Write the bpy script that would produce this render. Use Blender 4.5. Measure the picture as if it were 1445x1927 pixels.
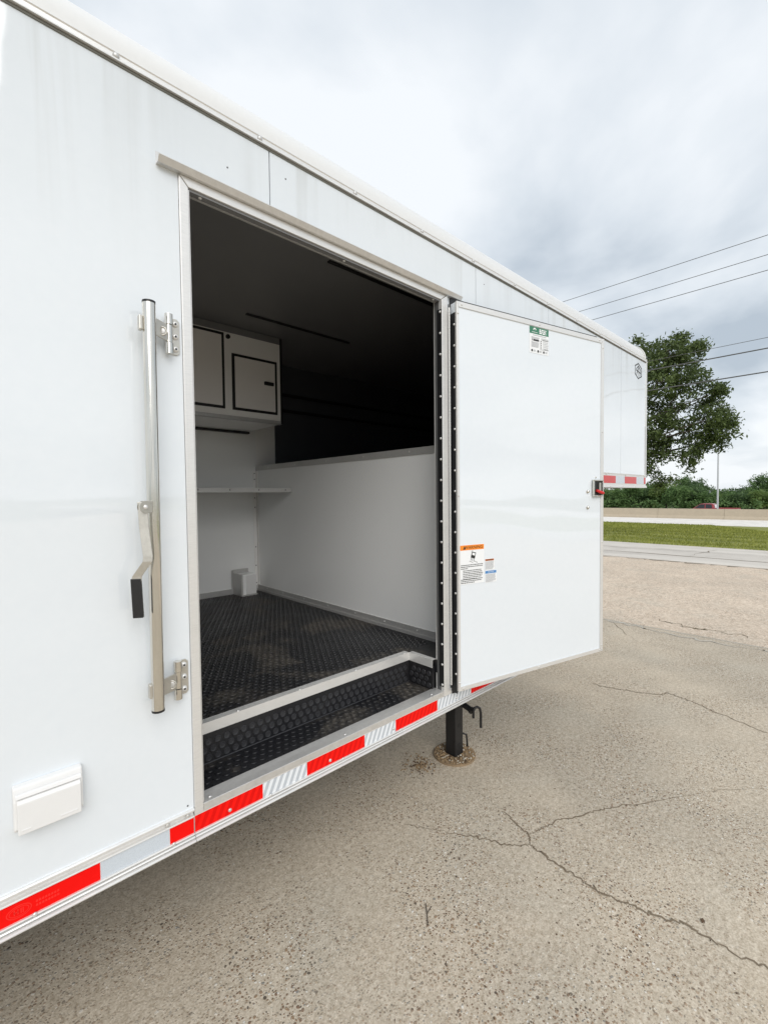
import bpy, math, random
import numpy as np
from mathutils import Vector, Matrix
R_ = math.radians
random.seed(7); rng = np.random.default_rng(7)
S = bpy.context.scene
for o in list(bpy.data.objects): bpy.data.objects.remove(o)
COL = S.collection

# ---------------------------------------------------------------- camera
F_PX, YAW, PITCH, ROLL, CAM_D, CAM_H = 862.73, 0.8175, 0.0338, -0.0110, 1.4056, 1.6
IW, IH = 1445, 1927
fw = np.array([math.cos(YAW)*math.cos(PITCH), math.sin(YAW)*math.cos(PITCH), -math.sin(PITCH)])
r0 = np.array([math.sin(YAW), -math.cos(YAW), 0.0]); u0 = np.cross(r0, fw)
rt = math.cos(ROLL)*r0 + math.sin(ROLL)*u0
up = -math.sin(ROLL)*r0 + math.cos(ROLL)*u0
cam_d = bpy.data.cameras.new('camera'); cam = bpy.data.objects.new('camera', cam_d); COL.objects.link(cam)
cam_d.sensor_fit = 'HORIZONTAL'; cam_d.sensor_width = 36; cam_d.lens = 36*F_PX/IW
cam_d.clip_start = 0.05; cam_d.clip_end = 6000
CP = np.array([0, -CAM_D, CAM_H])
cam.matrix_world = Matrix(((rt[0], up[0], -fw[0], CP[0]), (rt[1], up[1], -fw[1], CP[1]), (rt[2], up[2], -fw[2], CP[2]), (0, 0, 0, 1)))
S.camera = cam
S.cycles.diffuse_bounces = 8; S.cycles.max_bounces = 14
S.render.resolution_x, S.render.resolution_y = 767, 1024
def px(x, y, ax, val):
    """photo pixel -> point on the plane where coordinate ax equals val"""
    d = fw + rt*(x-IW/2)/F_PX - up*(y-IH/2)/F_PX
    return CP + d*(val-CP[ax])/d[ax]

# ---------------------------------------------------------------- view, world, sun
S.view_settings.view_transform = 'Standard'; S.view_settings.look = 'None'
S.view_settings.exposure = 0.32; S.view_settings.gamma = 1.0
SUN_EL, SUN_AZ = R_(38), R_(243)      # azimuth measured from +X towards +Y
wd = bpy.data.worlds.new('World'); S.world = wd; wd.use_nodes = True
N, L = wd.node_tree.nodes, wd.node_tree.links
N.clear()
def wn(t, **k):
    n = N.new(t)
    for a, b in k.items(): setattr(n, a, b)
    return n
wo = wn('ShaderNodeOutputWorld'); bg = wn('ShaderNodeBackground'); L.new(bg.outputs[0], wo.inputs[0])
sky = wn('ShaderNodeTexSky', sky_type='NISHITA', sun_disc=False)
sky.sun_elevation = SUN_EL; sky.sun_rotation = R_(90)-SUN_AZ; sky.air_density = 1.2; sky.dust_density = 2.0
skm = wn('ShaderNodeVectorMath', operation='SCALE'); skm.inputs['Scale'].default_value = 0.10
L.new(sky.outputs[0], skm.inputs[0])
tc = wn('ShaderNodeTexCoord'); sx = wn('ShaderNodeSeparateXYZ'); L.new(tc.outputs['Generated'], sx.inputs[0])
zc = wn('ShaderNodeMath', operation='MAXIMUM'); L.new(sx.outputs[2], zc.inputs[0]); zc.inputs[1].default_value = 0.0
za = wn('ShaderNodeMath', operation='ADD'); L.new(zc.outputs[0], za.inputs[0]); za.inputs[1].default_value = 0.28
dx = wn('ShaderNodeMath', operation='DIVIDE'); L.new(sx.outputs[0], dx.inputs[0]); L.new(za.outputs[0], dx.inputs[1])
dy = wn('ShaderNodeMath', operation='DIVIDE'); L.new(sx.outputs[1], dy.inputs[0]); L.new(za.outputs[0], dy.inputs[1])
cv = wn('ShaderNodeCombineXYZ'); L.new(dx.outputs[0], cv.inputs[0]); L.new(dy.outputs[0], cv.inputs[1])
cm = wn('ShaderNodeMapping'); L.new(cv.outputs[0], cm.inputs[0]); cm.inputs['Location'].default_value = (3.1, 0.4, 2.2)
n1 = wn('ShaderNodeTexNoise'); n1.inputs['Scale'].default_value = 1.5; n1.inputs['Detail'].default_value = 6; n1.inputs['Roughness'].default_value = 0.5; n1.inputs['Distortion'].default_value = 0.25
n2 = wn('ShaderNodeTexNoise'); n2.inputs['Scale'].default_value = 0.55; n2.inputs['Detail'].default_value = 2; n2.inputs['Roughness'].default_value = 0.45
L.new(cm.outputs[0], n1.inputs[0]); L.new(cm.outputs[0], n2.inputs[0])
nm = wn('ShaderNodeMix', data_type='FLOAT'); nm.inputs[0].default_value = 0.45
L.new(n1.outputs[0], nm.inputs[2]); L.new(n2.outputs[0], nm.inputs[3])
cr = wn('ShaderNodeValToRGB'); L.new(nm.outputs[0], cr.inputs[0])
e = cr.color_ramp.elements
e[0].position, e[0].color = 0.40, (0.415, 0.475, 0.54, 1)
e[1].position, e[1].color = 0.565, (0.785, 0.815, 0.845, 1)
e2 = e.new(0.485); e2.color = (0.615, 0.665, 0.715, 1)
mx = wn('ShaderNodeMix', data_type='RGBA'); mx.inputs[0].default_value = 0.93
L.new(skm.outputs[0], mx.inputs[6]); L.new(cr.outputs[0], mx.inputs[7])
L.new(mx.outputs[2], bg.inputs[0]); bg.inputs[1].default_value = 1.0
sd = bpy.data.lights.new('sun', 'SUN'); sun = bpy.data.objects.new('sun', sd); COL.objects.link(sun)
sd.energy = 1.5; sd.angle = R_(50); sd.color = (1.0, 0.965, 0.92)
sv = Vector((math.cos(SUN_AZ)*math.cos(SUN_EL), math.sin(SUN_AZ)*math.cos(SUN_EL), math.sin(SUN_EL)))
sun.rotation_euler = sv.to_track_quat('Z', 'Y').to_euler(); sun.location = (0, -8, 12)

# ---------------------------------------------------------------- materials
MATS = {}
class NT:
    """small helper round a material's node tree"""
    def __init__(s, name):
        m = bpy.data.materials.new(name); m.use_nodes = True; s.m = m; s.n = m.node_tree.nodes; s.l = m.node_tree.links
        s.b = s.n['Principled BSDF']; s.out = s.n['Material Output']; MATS[name] = m
        s.tc = s.n.new('ShaderNodeTexCoord')
    def new(s, t, **k):
        n = s.n.new(t)
        for a, b in k.items(): setattr(n, a, b)
        return n
    def geo(s): return s.new('ShaderNodeNewGeometry')
    def coord(s, scale=(1, 1, 1), world=True):
        mp = s.new('ShaderNodeMapping'); mp.inputs['Scale'].default_value = scale
        if world: s.l.new(s.geo().outputs['Position'], mp.inputs[0])
        else: s.l.new(s.tc.outputs['Object'], mp.inputs[0])
        return mp.outputs[0]
    def noise(s, vec, scale, detail=3, rough=.5, dist=0):
        n = s.new('ShaderNodeTexNoise'); n.inputs['Scale'].default_value = scale; n.inputs['Detail'].default_value = detail
        n.inputs['Roughness'].default_value = rough; n.inputs['Distortion'].default_value = dist
        s.l.new(vec, n.inputs[0]); return n.outputs[0]
    def voro(s, vec, scale, feature='F1', out='Distance', rand=1.0):
        n = s.new('ShaderNodeTexVoronoi', feature=feature); n.inputs['Scale'].default_value = scale; n.inputs['Randomness'].default_value = rand
        s.l.new(vec, n.inputs[0]); return n.outputs[out]
    def ramp(s, fac, stops, interp='LINEAR'):
        n = s.new('ShaderNodeValToRGB'); n.color_ramp.interpolation = interp; s.l.new(fac, n.inputs[0]); e = n.color_ramp.elements
        while len(e) < len(stops): e.new(0.5)
        for q, (p, c) in zip(e, stops):
            q.position = p; q.color = (*c, 1) if hasattr(c, '__len__') else (c, c, c, 1)
        return n.outputs[0]
    def mix(s, fac, a, b, blend='MIX'):
        n = s.new('ShaderNodeMix', data_type='RGBA', blend_type=blend)
        for i, v in ((0, fac), (6, a), (7, b)):
            if hasattr(v, 'is_output'): s.l.new(v, n.inputs[i])
            elif i == 0: n.inputs[0].default_value = v
            else: n.inputs[i].default_value = (*v, 1)
        return n.outputs[2]
    def math(s, op, a, b=0.0, clamp=False):
        n = s.new('ShaderNodeMath', operation=op); n.use_clamp = clamp
        for i, v in ((0, a), (1, b)):
            if hasattr(v, 'is_output'): s.l.new(v, n.inputs[i])
            else: n.inputs[i].default_value = v
        return n.outputs[0]
    def bump(s, h, strength, dist, prev=None):
        n = s.new('ShaderNodeBump'); n.inputs['Strength'].default_value = strength; n.inputs['Distance'].default_value = dist
        s.l.new(h, n.inputs['Height'])
        if prev is not None: s.l.new(prev, n.inputs['Normal'])
        s.l.new(n.outputs[0], s.b.inputs['Normal']); return n.outputs[0]
    def set(s, color=None, rough=None, metal=None, spec=None, coat=None):
        for k, v in (('Base Color', color), ('Roughness', rough), ('Metallic', metal), ('Specular IOR Level', spec), ('Coat Weight', coat)):
            if v is None: continue
            if hasattr(v, 'is_output'): s.l.new(v, s.b.inputs[k])
            else: s.b.inputs[k].default_value = (*v, 1) if hasattr(v, '__len__') else v
        return s.m

def m_simple(name, col, rough=.5, metal=0., var=.06, vs=20., bump=0.0, bs=60.):
    t = NT(name); v = t.coord(); n = t.noise(v, vs, 4, .6)
    dark = tuple(c*(1-var) for c in col); lite = tuple(min(1, c*(1+var)) for c in col)
    t.set(t.mix(n, dark, lite), None, metal)
    t.set(rough=t.math('MULTIPLY_ADD', n, .12) if False else t.ramp(n, [(.2, max(0, rough-.05)), (.8, min(1, rough+.06))]))
    if bump: t.bump(t.noise(v, bs, 3), bump, .002)
    return t.m

def m_white_panel(name, stained_shaded):
    t = NT(name); v = t.coord(); fine = t.noise(v, 35, 4, .6)
    col = t.mix(fine, (.755, .80, .84), (.795, .835, .87))
    if stained_shaded:    # run-off stains under the roof edge: stretched noise with a shape of its own, plus painted-in upper shading
        st = t.noise(t.coord((9, 9, .35)), 1.0, 4, .6, .3); pat = t.noise(v, 1.3, 3, .5)
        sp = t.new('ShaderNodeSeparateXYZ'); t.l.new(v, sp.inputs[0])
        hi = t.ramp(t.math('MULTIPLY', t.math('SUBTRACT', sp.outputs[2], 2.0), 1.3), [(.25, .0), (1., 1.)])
        g = t.math('MULTIPLY', t.math('MULTIPLY', t.ramp(st, [(.50, 0.), (.72, 1.)]), t.ramp(pat, [(.40, 0.), (.65, 1.)])), hi)
        col = t.mix(t.math('MULTIPLY', g, .75), col, (.44, .44, .41))
        top_shade = t.math('MULTIPLY', hi, t.ramp(t.noise(t.coord((.8, .8, .5)), 1.6, 4, .6), [(.35, .12), (.65, .30)]))
        col = t.mix(top_shade, col, (.50, .53, .54))  # greys the skin towards the roof: shading painted into the colour, varied by noise
    t.set(col, t.ramp(fine, [(.3, .025), (.7, .045)]), 0., 1.0)
    wav = t.noise(t.coord((.5, .5, 1.4)), 1.4, 2, .4)
    t.bump(wav, .30, .03)
    return t.m
def m_alu(name, col=(.62, .61, .585), rough=.36, streak=(3, 3, 3), dirt=.25, metal=.92):
    t = NT(name); v = t.coord(); br = t.noise(t.coord(streak), 18, 4, .65); n = t.noise(v, 6, 4, .6)
    base = t.mix(br, tuple(c*.84 for c in col), tuple(min(1, c*1.12) for c in col))
    c2 = t.mix(t.math('MULTIPLY', t.ramp(n, [(.5, 0.), (.75, 1.)]), dirt), base, (.30, .28, .25))
    t.set(c2, t.ramp(br, [(.2, rough-.08), (.8, rough+.1)]), metal)
    return t.m
def m_ground(name, base_a, base_b, peb_mix, scale=70., fine=130., stain=(.29, .24, .175), warm=None):
    t = NT(name); v = t.coord()
    n_big = t.noise(v, .55, 4, .55, .4); n_mid = t.noise(v, 4.5, 5, .6, .3); n_fine = t.noise(v, fine, 3, .7); n_spk = t.noise(v, fine*.35, 3, .75)
    col = t.mix(t.ramp(n_mid, [(.3, 0.), (.7, 1.)]), base_a, base_b)
    col = t.mix(t.math('MULTIPLY', t.ramp(n_big, [(.46, 0.), (.62, 1.)]), .62), col, stain)
    gg = t.noise(v, 1.7, 4, .6, .6)
    col = t.mix(t.math('MULTIPLY', t.ramp(gg, [(.50, 0.), (.68, 1.)]), .32), col, (.44, .42, .35))
    col = t.mix(t.ramp(n_fine, [(.34, 0.), (.66, 1.)]), t.mix(.40, col, (.19, .15, .10)), t.mix(.40, col, (.86, .79, .67)))
    col = t.mix(t.ramp(n_spk, [(.36, 0.), (.64, 1.)]), t.mix(.24, col, (.18, .14, .095)), t.mix(.26, col, (.88, .80, .68)))
    # exposed aggregate: two sizes of pebbles, warped so they are not round
    wv = t.new('ShaderNodeVectorMath', operation='ADD')
    sc = t.new('ShaderNodeVectorMath', operation='SCALE'); sc.inputs['Scale'].default_value = .009
    nz = t.new('ShaderNodeTexNoise'); nz.inputs['Scale'].default_value = 55; t.l.new(v, nz.inputs[0]); t.l.new(nz.outputs['Color'], sc.inputs[0])
    t.l.new(v, wv.inputs[0]); t.l.new(sc.outputs[0], wv.inputs[1]); w = wv.outputs[0]
    patch = t.ramp(t.noise(v, 2.1, 3, .5), [(.38, .16), (.60, 1.)])
    hs = None
    for k, (s_, lo, hi) in enumerate(((scale, .26, .36), (scale*1.9, .30, .42))):
        d = t.voro(w, s_); cc = t.voro(w, s_, out='Color')
        sp = t.new('ShaderNodeSeparateColor'); t.l.new(cc, sp.inputs[0])
        mask = t.ramp(d, [(lo, 1.), (hi, 0.)])
        pick = t.ramp(sp.outputs[0], [(.46 if k == 0 else .32, 0.), (.52 if k == 0 else .38, 1.)])
        mask = t.math('MULTIPLY', t.math('MULTIPLY', mask, pick), patch)
        pc = t.ramp(sp.outputs[1], [(0., (.09, .068, .05)), (.12, (.20, .12, .075)), (.34, (.32, .21, .13)), (.56, (.42, .33, .23)), (.72, (.25, .24, .22)), (.80, (.62, .56, .46)), (.93, (.84, .81, .74))], 'CONSTANT')
        col = t.mix(t.math('MULTIPLY', mask, peb_mix), col, pc)
        hs = mask if hs is None else t.math('ADD', hs, mask)
    t.set(col, .88, 0., .3)
    b1 = t.bump(t.math('MULTIPLY_ADD' if False else 'ADD', t.math('MULTIPLY', n_fine, .6), hs), .55, .004)
    t.bump(n_mid, .25, .012, b1)
    return t.m
def m_rubber(name, dust=.5):
    t = NT(name); v = t.coord()
    n = t.noise(v, 3.0, 5, .65, .5); f = t.noise(v, 60, 4, .65)
    d = t.math('MULTIPLY', t.ramp(n, [(.50, 0.), (.62, 1.)]), t.ramp(f, [(.35, .1), (.62, 1.)]))
    col = t.mix(t.math('MULTIPLY', d, dust), t.mix(f, (.006, .006, .008), (.013, .013, .015)), (.125, .11, .09))
    t.set(col, t.ramp(n, [(.4, .34), (.7, .62)]), 0., .45)
    t.bump(f, .25, .001)
    return t.m
def m_leaf(name, a, b, rough=.5, trans=.25):
    t = NT(name); g = t.geo()
    r = t.ramp(g.outputs['Random Per Island'], [(0., a), (.6, tuple((x+y)/2 for x, y in zip(a, b))), (1., b)])
    big = t.noise(t.coord(), .7, 3)
    c = t.mix(t.ramp(big, [(.35, 0.), (.7, .5)]), r, tuple(x*.72 for x in a))
    t.set(c, rough, 0., .35)
    tr = t.new('ShaderNodeBsdfTranslucent'); t.l.new(c, tr.inputs[0])
    ms = t.new('ShaderNodeMixShader'); ms.inputs[0].default_value = trans
    t.l.new(t.b.outputs[0], ms.inputs[1]); t.l.new(tr.outputs[0], ms.inputs[2]); t.l.new(ms.outputs[0], t.out.inputs[0])
    return t.m
def m_stripes(name):
    t = NT(name); v = t.geo().outputs['Position']
    s = t.new('ShaderNodeSeparateXYZ'); t.l.new(v, s.inputs[0])
    ph = t.math('MULTIPLY', t.math('ADD', s.outputs[0], t.math('MULTIPLY', s.outputs[2], -.45)), 38.)
    saw = t.math('FRACT', ph)
    m = t.ramp(saw, [(.42, 0.), (.5, 1.), (.92, 1.), (1., 0.)])
    n = t.noise(t.coord(), 300, 2)
    t.set(t.mix(m, t.mix(n, (.46, .50, .54), (.55, .58, .62)), (.80, .83, .86)), .25, 0., .6)
    return t.m
def m_red_stripes(name):
    t = NT(name); s = t.new('ShaderNodeSeparateXYZ'); t.l.new(t.geo().outputs['Position'], s.inputs[0])
    saw = t.math('FRACT', t.math('MULTIPLY', t.math('ADD', s.outputs[0], t.math('MULTIPLY', s.outputs[2], -.45)), 38.))
    m = t.ramp(saw, [(.42, 0.), (.5, 1.), (.92, 1.), (1., 0.)])
    t.set(t.mix(m, (.76, .004, .002), (.92, .008, .004)), .4, 0., .15)
    return t.m

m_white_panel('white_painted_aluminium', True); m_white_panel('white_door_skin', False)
m_alu('mill_aluminium', (.72, .71, .69), .34, (3, 3, 3), .2, .6); m_alu('bright_trim', (.80, .79, .77), .34, (2, 2, 30), .10, .45)
m_alu('rail_aluminium', (.82, .81, .79), .30, (.4, 1, 1), .06, .4)
m_alu('zinc_steel', (.72, .695, .64), .13, (4, 4, .3), .08, .95)
m_alu('galvanised_plate', (.58, .56, .51), .34, (8, 8, 8), .2, .7)
m_alu('inner_trim', (.60, .595, .58), .42, (6, 6, 6), .15, .5)
m_simple('white_roof_skin', (.74, .74, .73), .34, 0., .03, 40)
m_simple('white_liner', (.90, .905, .895), .16, 0., .02, 3.)
m_simple('black_liner', (.065, .07, .08), .45, 0., .15, 5.)
m_simple('ceiling_liner', (.21, .21, .215), .42, 0., .10, 4.)
m_simple('white_plastic', (.80, .795, .785), .35, 0., .02, 30.)
m_simple('black_plastic', (.012, .012, .013), .42, 0., .2, 50.)
m_simple('black_rubber_seal', (.010, .010, .011), .5, 0., .25, 30.)
m_simple('black_painted_steel', (.014, .014, .015), .42, .0, .35, 25., .3, 80)
m_simple('underbody', (.025, .025, .025), .8, 0., .3, 10.)
m_simple('red_tape', (.90, .004, .002), .5, 0., .03, 120.); MATS['red_tape'].node_tree.nodes['Principled BSDF'].inputs['Specular IOR Level'].default_value = .15
m_red_stripes('red_prism_tape')
m_simple('red_neck_tape', (.58, .045, .04), .2, 0., .06, 60.)
m_simple('red_tape_print', (.92, .018, .012), .4, 0., .02)
m_simple('white_tape', (.58, .63, .68), .28, 0., .10, 420.)
m_stripes('white_prism_tape')
m_simple('sticker_white', (.86, .87, .875), .35, 0., .01)
m_simple('sticker_orange', (.92, .27, .02), .4, 0., .02)
m_simple('sticker_brown', (.45, .14, .04), .4, 0., .02)
m_simple('sticker_blue', (.07, .25, .55), .4, 0., .02)
m_simple('sticker_green', (.045, .20, .115), .4, 0., .03)
m_simple('print_black', (.02, .02, .02), .5, 0., .05)
m_simple('print_grey', (.34, .35, .36), .5, 0., .05)
m_simple('red_lever', (.62, .02, .02), .3, 0., .05)
m_simple('dark_seam', (.10, .10, .10), .7, 0., .2)
m_simple('caulk_grime', (.16, .155, .135), .7, 0., .35, 14.)
m_rubber('coin_rubber', .62); m_rubber('coin_rubber_clean', .08)
m_simple('coin_top', (.034, .034, .037), .34, 0., .3, 30.)
m_simple('cabinet_white', (.89, .88, .855), .4, 0., .03, 6.)
m_simple('cabinet_door', (.85, .82, .79), .45, 0., .03, 6.)
m_ground('exposed_aggregate', (.53, .43, .305), (.655, .545, .405), .9, 60.)
m_ground('warm_aggregate', (.72, .535, .39), (.86, .68, .52), .75, 32., 45., (.56, .42, .31))
m_simple('crack_dirt', (.20, .155, .105), .95, 0., .4, 60.)
m_simple('joint_weeds', (.13, .105, .055), .95, 0., .5, 40.)
m_simple('worn_white_line', (.52, .49, .43), .9, 0., .18, 30.)
m_simple('soil', (.34, .235, .13), .95, 0., .45, 120., .8, 200)
m_simple('soil_dark', (.10, .062, .035), .95, 0., .4, 120.)
m_simple('pebble_pale', (.60, .55, .46), .8, 0., .2, 60.)
m_simple('rust_plate', (.30, .215, .13), .85, .1, .35, 50., .4, 150)
m_simple('barrier_concrete', (.50, .42, .315), .9, 0., .12, 2.5)
m_simple('bark', (.10, .08, .062), .9, 0., .35, 12., .8, 25)
m_simple('wire_black', (.12, .12, .122), .6, 0., .1)
m_simple('galv_pole', (.50, .51, .52), .45, .6, .08, 4.)
m_simple('truck_red', (.30, .045, .052), .25, 0., .05, 3.)
m_simple('glass_dark', (.02, .024, .028), .08, 0., .05)
m_simple('tyre_rubber', (.02, .02, .02), .8, 0., .1)
m_simple('lamp_lens', (.75, .76, .76), .2, 0., .02)
m_leaf('oak_leaf', (.055, .085, .024), (.19, .25, .085), .5, .33)
m_leaf('far_leaf_a', (.10, .18, .06), (.24, .36, .13), .6, .45)
m_leaf('far_leaf_b', (.075, .135, .055), (.19, .28, .11), .6, .45)
m_leaf('far_leaf_c', (.14, .22, .06), (.30, .40, .13), .6, .45)
m_leaf('grass_blade', (.19, .225, .035), (.50, .50, .13), .7, .3)
def m_grassbase():
    t = NT('mown_grass'); v = t.coord()
    a = t.noise(t.coord((1.6, .22, 1)), 1.2, 4, .6); f = t.noise(v, 14, 4, .7)
    c = t.mix(t.ramp(a, [(.35, 0.), (.7, 1.)]), (.13, .16, .03), (.36, .36, .10))
    c = t.mix(t.math('MULTIPLY', t.ramp(f, [(.45, 0.), (.75, 1.)]), .5), c, (.26, .23, .10))
    t.set(c, .9, 0., .2); t.bump(f, .6, .05); return t.m
m_grassbase()
def m_road(name, a, b, sc=(.5, .06, 1)):
    t = NT(name); v = t.coord(); s = t.noise(t.coord(sc), 3., 4, .6); f = t.noise(v, 60, 4, .7); g = t.noise(v, 1.2, 4, .6)
    c = t.mix(t.ramp(s, [(.3, 0.), (.7, 1.)]), a, b)
    c = t.mix(t.math('MULTIPLY', t.ramp(f, [(.3, 0.), (.7, 1.)]), .22), c, (.22, .20, .18))
    c = t.mix(t.math('MULTIPLY', t.ramp(g, [(.5, 0.), (.7, 1.)]), .25), c, (.25, .23, .21))
    t.set(c, .9, 0., .3); t.bump(f, .4, .004); return t.m
m_road('frontage_concrete', (.58, .535, .48), (.74, .69, .62))
m_road('highway_concrete', (.80, .76, .70), (.88, .84, .79), (.25, .03, 1))
m_road('far_field', (.06, .09, .025), (.11, .14, .045), (.1, .1, 1))

# ---------------------------------------------------------------- mesh building
def worig(o):
    p = Vector((0, 0, 0))
    while o is not None: p += o.location; o = o.parent
    return p
class MB:
    def __init__(s): s.v = []; s.f = []; s.mi = []; s.sm = []
    def add(s, vs, fs, m=0, smooth=False):
        b = len(s.v); s.v += [tuple(map(float, p)) for p in vs]
        for f in fs: s.f.append(tuple(b+i for i in f)); s.mi.append(m); s.sm.append(smooth)
        return s
    def box(s, x0, x1, y0, y1, z0, z1, m=0):
        return s.add([(x0, y0, z0), (x1, y0, z0), (x1, y1, z0), (x0, y1, z0), (x0, y0, z1), (x1, y0, z1), (x1, y1, z1), (x0, y1, z1)],
                     [(0, 3, 2, 1), (4, 5, 6, 7), (0, 1, 5, 4), (1, 2, 6, 5), (2, 3, 7, 6), (3, 0, 4, 7)], m)
    def prism(s, prof, fn, t0, t1, m=0, smooth=False):
        """prof: 2-D outline; fn(a, b, t) -> point"""
        n = len(prof); vs = [fn(a, b, t0) for a, b in prof]+[fn(a, b, t1) for a, b in prof]
        s.add(vs, [(i, (i+1) % n, n+(i+1) % n, n+i) for i in range(n)], m, smooth)
        b = len(s.v)-2*n
        s.f += [tuple(b+i for i in reversed(range(n))), tuple(b+n+i for i in range(n))]; s.mi += [m, m]; s.sm += [False, False]
        return s
    def px_(s, prof, x0, x1, m=0, smooth=False): return s.prism(prof, lambda a, b, t: (t, a, b), x0, x1, m, smooth)
    def tube(s, path, r, n=12, m=0, caps=True):
        P = [Vector(p) for p in path]; rs = r if hasattr(r, '__len__') else [r]*len(P)
        vs = []; ref = None
        for i, p in enumerate(P):
            d = (P[min(i+1, len(P)-1)]-P[max(i-1, 0)]).normalized()
            if ref is None:
                ref = Vector((0, 0, 1)) if abs(d.z) < .9 else Vector((1, 0, 0))
            a = (ref-d*ref.dot(d)).normalized(); ref = a; b = d.cross(a)
            vs += [p+(a*math.cos(2*math.pi*k/n)+b*math.sin(2*math.pi*k/n))*rs[i] for k in range(n)]
        fs = [(i*n+k, i*n+(k+1) % n, (i+1)*n+(k+1) % n, (i+1)*n+k) for i in range(len(P)-1) for k in range(n)]
        s.add(vs, fs, m, True)
        if caps:
            s.add(vs[:n], [tuple(reversed(range(n)))], m); s.add(vs[-n:], [tuple(range(n))], m)
        return s
    def dome(s, c, nrm, r, h=None, n=10, m=0, base=0.0):
        h = h or r*.6; c = Vector(c); nrm = Vector(nrm).normalized()
        ref = Vector((0, 0, 1)) if abs(nrm.z) < .9 else Vector((1, 0, 0)); a = ref.cross(nrm).normalized(); b = nrm.cross(a)
        vs = []
        for (q, hh) in ((1, 0), (.93, h*.45), (.6, h*.85)):
            vs += [c+(a*math.cos(2*math.pi*k/n)+b*math.sin(2*math.pi*k/n))*r*q+nrm*hh for k in range(n)]
        vs.append(c+nrm*h)
        fs = [(i*n+k, i*n+(k+1) % n, (i+1)*n+(k+1) % n, (i+1)*n+k) for i in range(2) for k in range(n)]+[(2*n+k, 2*n+(k+1) % n, 3*n) for k in range(n)]
        return s.add(vs, fs, m, True)
    def xf(s, fn): s.v = [tuple(fn(*p)) for p in s.v]; return s
    def mesh(s, name, mats, org=Vector((0, 0, 0))):
        me = bpy.data.meshes.new(name)
        me.from_pydata([(p[0]-org.x, p[1]-org.y, p[2]-org.z) for p in s.v], [], s.f)
        for k in (mats if isinstance(mats, (list, tuple)) else [mats]): me.materials.append(MATS[k])
        me.polygons.foreach_set('material_index', s.mi); me.polygons.foreach_set('use_smooth', s.sm); me.update()
        return me
    def build(s, name, mats, parent=None, loc=None, bevel=0.0, seg=2):
        org = worig(parent) if parent is not None else Vector(loc or (0, 0, 0))
        o = bpy.data.objects.new(name, s.mesh(name, mats, org)); COL.objects.link(o)
        if parent is not None: o.parent = parent
        else: o.location = org
        if bevel:
            b = o.modifiers.new('bevel', 'BEVEL'); b.width = bevel; b.segments = seg; b.limit_method = 'ANGLE'; b.angle_limit = R_(35)
        return o
def inst(name, me, parent, pos, rot=None):
    o = bpy.data.objects.new(name, me); COL.objects.link(o); o.parent = parent
    o.location = Vector(pos)-worig(parent)
    if rot is not None: o.rotation_euler = rot
    return o
def empty(name, loc):
    o = bpy.data.objects.new(name, None); COL.objects.link(o); o.location = loc; o.empty_display_size = .2; return o
def tag(o, label=None, cat=None, group=None, kind=None):
    for k, v in (('label', label), ('category', cat), ('group', group), ('kind', kind)):
        if v: o[k] = v
    return o
def quads(name, V, mat, parent=None, loc=(0, 0, 0), tri=False):
    """V: (n,4,3) array -> one mesh of loose quads"""
    V = np.asarray(V, float); n = len(V); k = V.shape[1]; org = worig(parent) if parent is not None else Vector(loc)
    me = bpy.data.meshes.new(name); me.vertices.add(n*k); me.loops.add(n*k); me.polygons.add(n)
    me.vertices.foreach_set('co', (V.reshape(-1, 3)-np.array(org)).ravel())
    me.loops.foreach_set('vertex_index', np.arange(n*k)); me.polygons.foreach_set('loop_start', np.arange(n)*k)
    me.materials.append(MATS[mat]); me.update(calc_edges=True); me.validate()
    o = bpy.data.objects.new(name, me); COL.objects.link(o)
    if parent is not None: o.parent = parent
    else: o.location = org
    return o
def text_mesh(txt, size):
    cu = bpy.data.curves.new('t', 'FONT'); cu.body = txt; cu.size = size; cu.resolution_u = 2; cu.align_x = 'CENTER'; cu.align_y = 'CENTER'
    ob = bpy.data.objects.new('t', cu); COL.objects.link(ob); bpy.context.view_layer.update()
    me = bpy.data.meshes.new_from_object(ob)
    vs = [tuple(v.co) for v in me.vertices]; fs = [tuple(p.vertices) for p in me.polygons]
    bpy.data.objects.remove(ob); bpy.data.curves.remove(cu); bpy.data.meshes.remove(me)
    return vs, fs

# ================================================================ GROUND
def sheet(name, x0, x1, y0, y1, z0, z1, mat, thick=0.0, nx=1, ny=1):
    mb = MB()
    if thick: mb.add([(x0, y0, z0), (x1, y0, z1), (x1, y1, z1), (x0, y1, z0), (x0, y0, z0-thick), (x1, y0, z1-thick), (x1, y1, z1-thick), (x0, y1, z0-thick)],
                     [(0, 1, 2, 3), (4, 7, 6, 5), (0, 4, 5, 1), (1, 5, 6, 2), (2, 6, 7, 3), (3, 7, 4, 0)])
    else: mb.add([(x0, y0, z0), (x1, y0, z1), (x1, y1, z1), (x0, y1, z0)], [(0, 1, 2, 3)])
    o = mb.build(name, mat); o['kind'] = 'structure'; return o
X_SLAB, X_LOT, X_VERGE, X_HWY, X_BAR, Z_HWY, Z_FAR = 6.05, 12.25, 16.2, 47.0, 58.0, -1.15, -1.35
lot = sheet('concrete_lot', -30, X_SLAB, -40, 45, 0, 0, 'exposed_aggregate', .12)
apron = sheet('driveway_apron', X_SLAB+.004, X_LOT, -40, 45, 0, 0, 'warm_aggregate', .12)
road = sheet('frontage_road', X_LOT+.01, X_VERGE, -120, 160, .018, .0, 'frontage_concrete', .14)
verge = sheet('grass_verge', X_VERGE+.005, X_HWY, -120, 160, -.012, Z_HWY-.03, 'mown_grass', .3)
hwy = sheet('highway', X_HWY+.005, X_BAR+.5, -160, 220, Z_HWY, Z_HWY, 'highway_concrete', .3)
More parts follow.
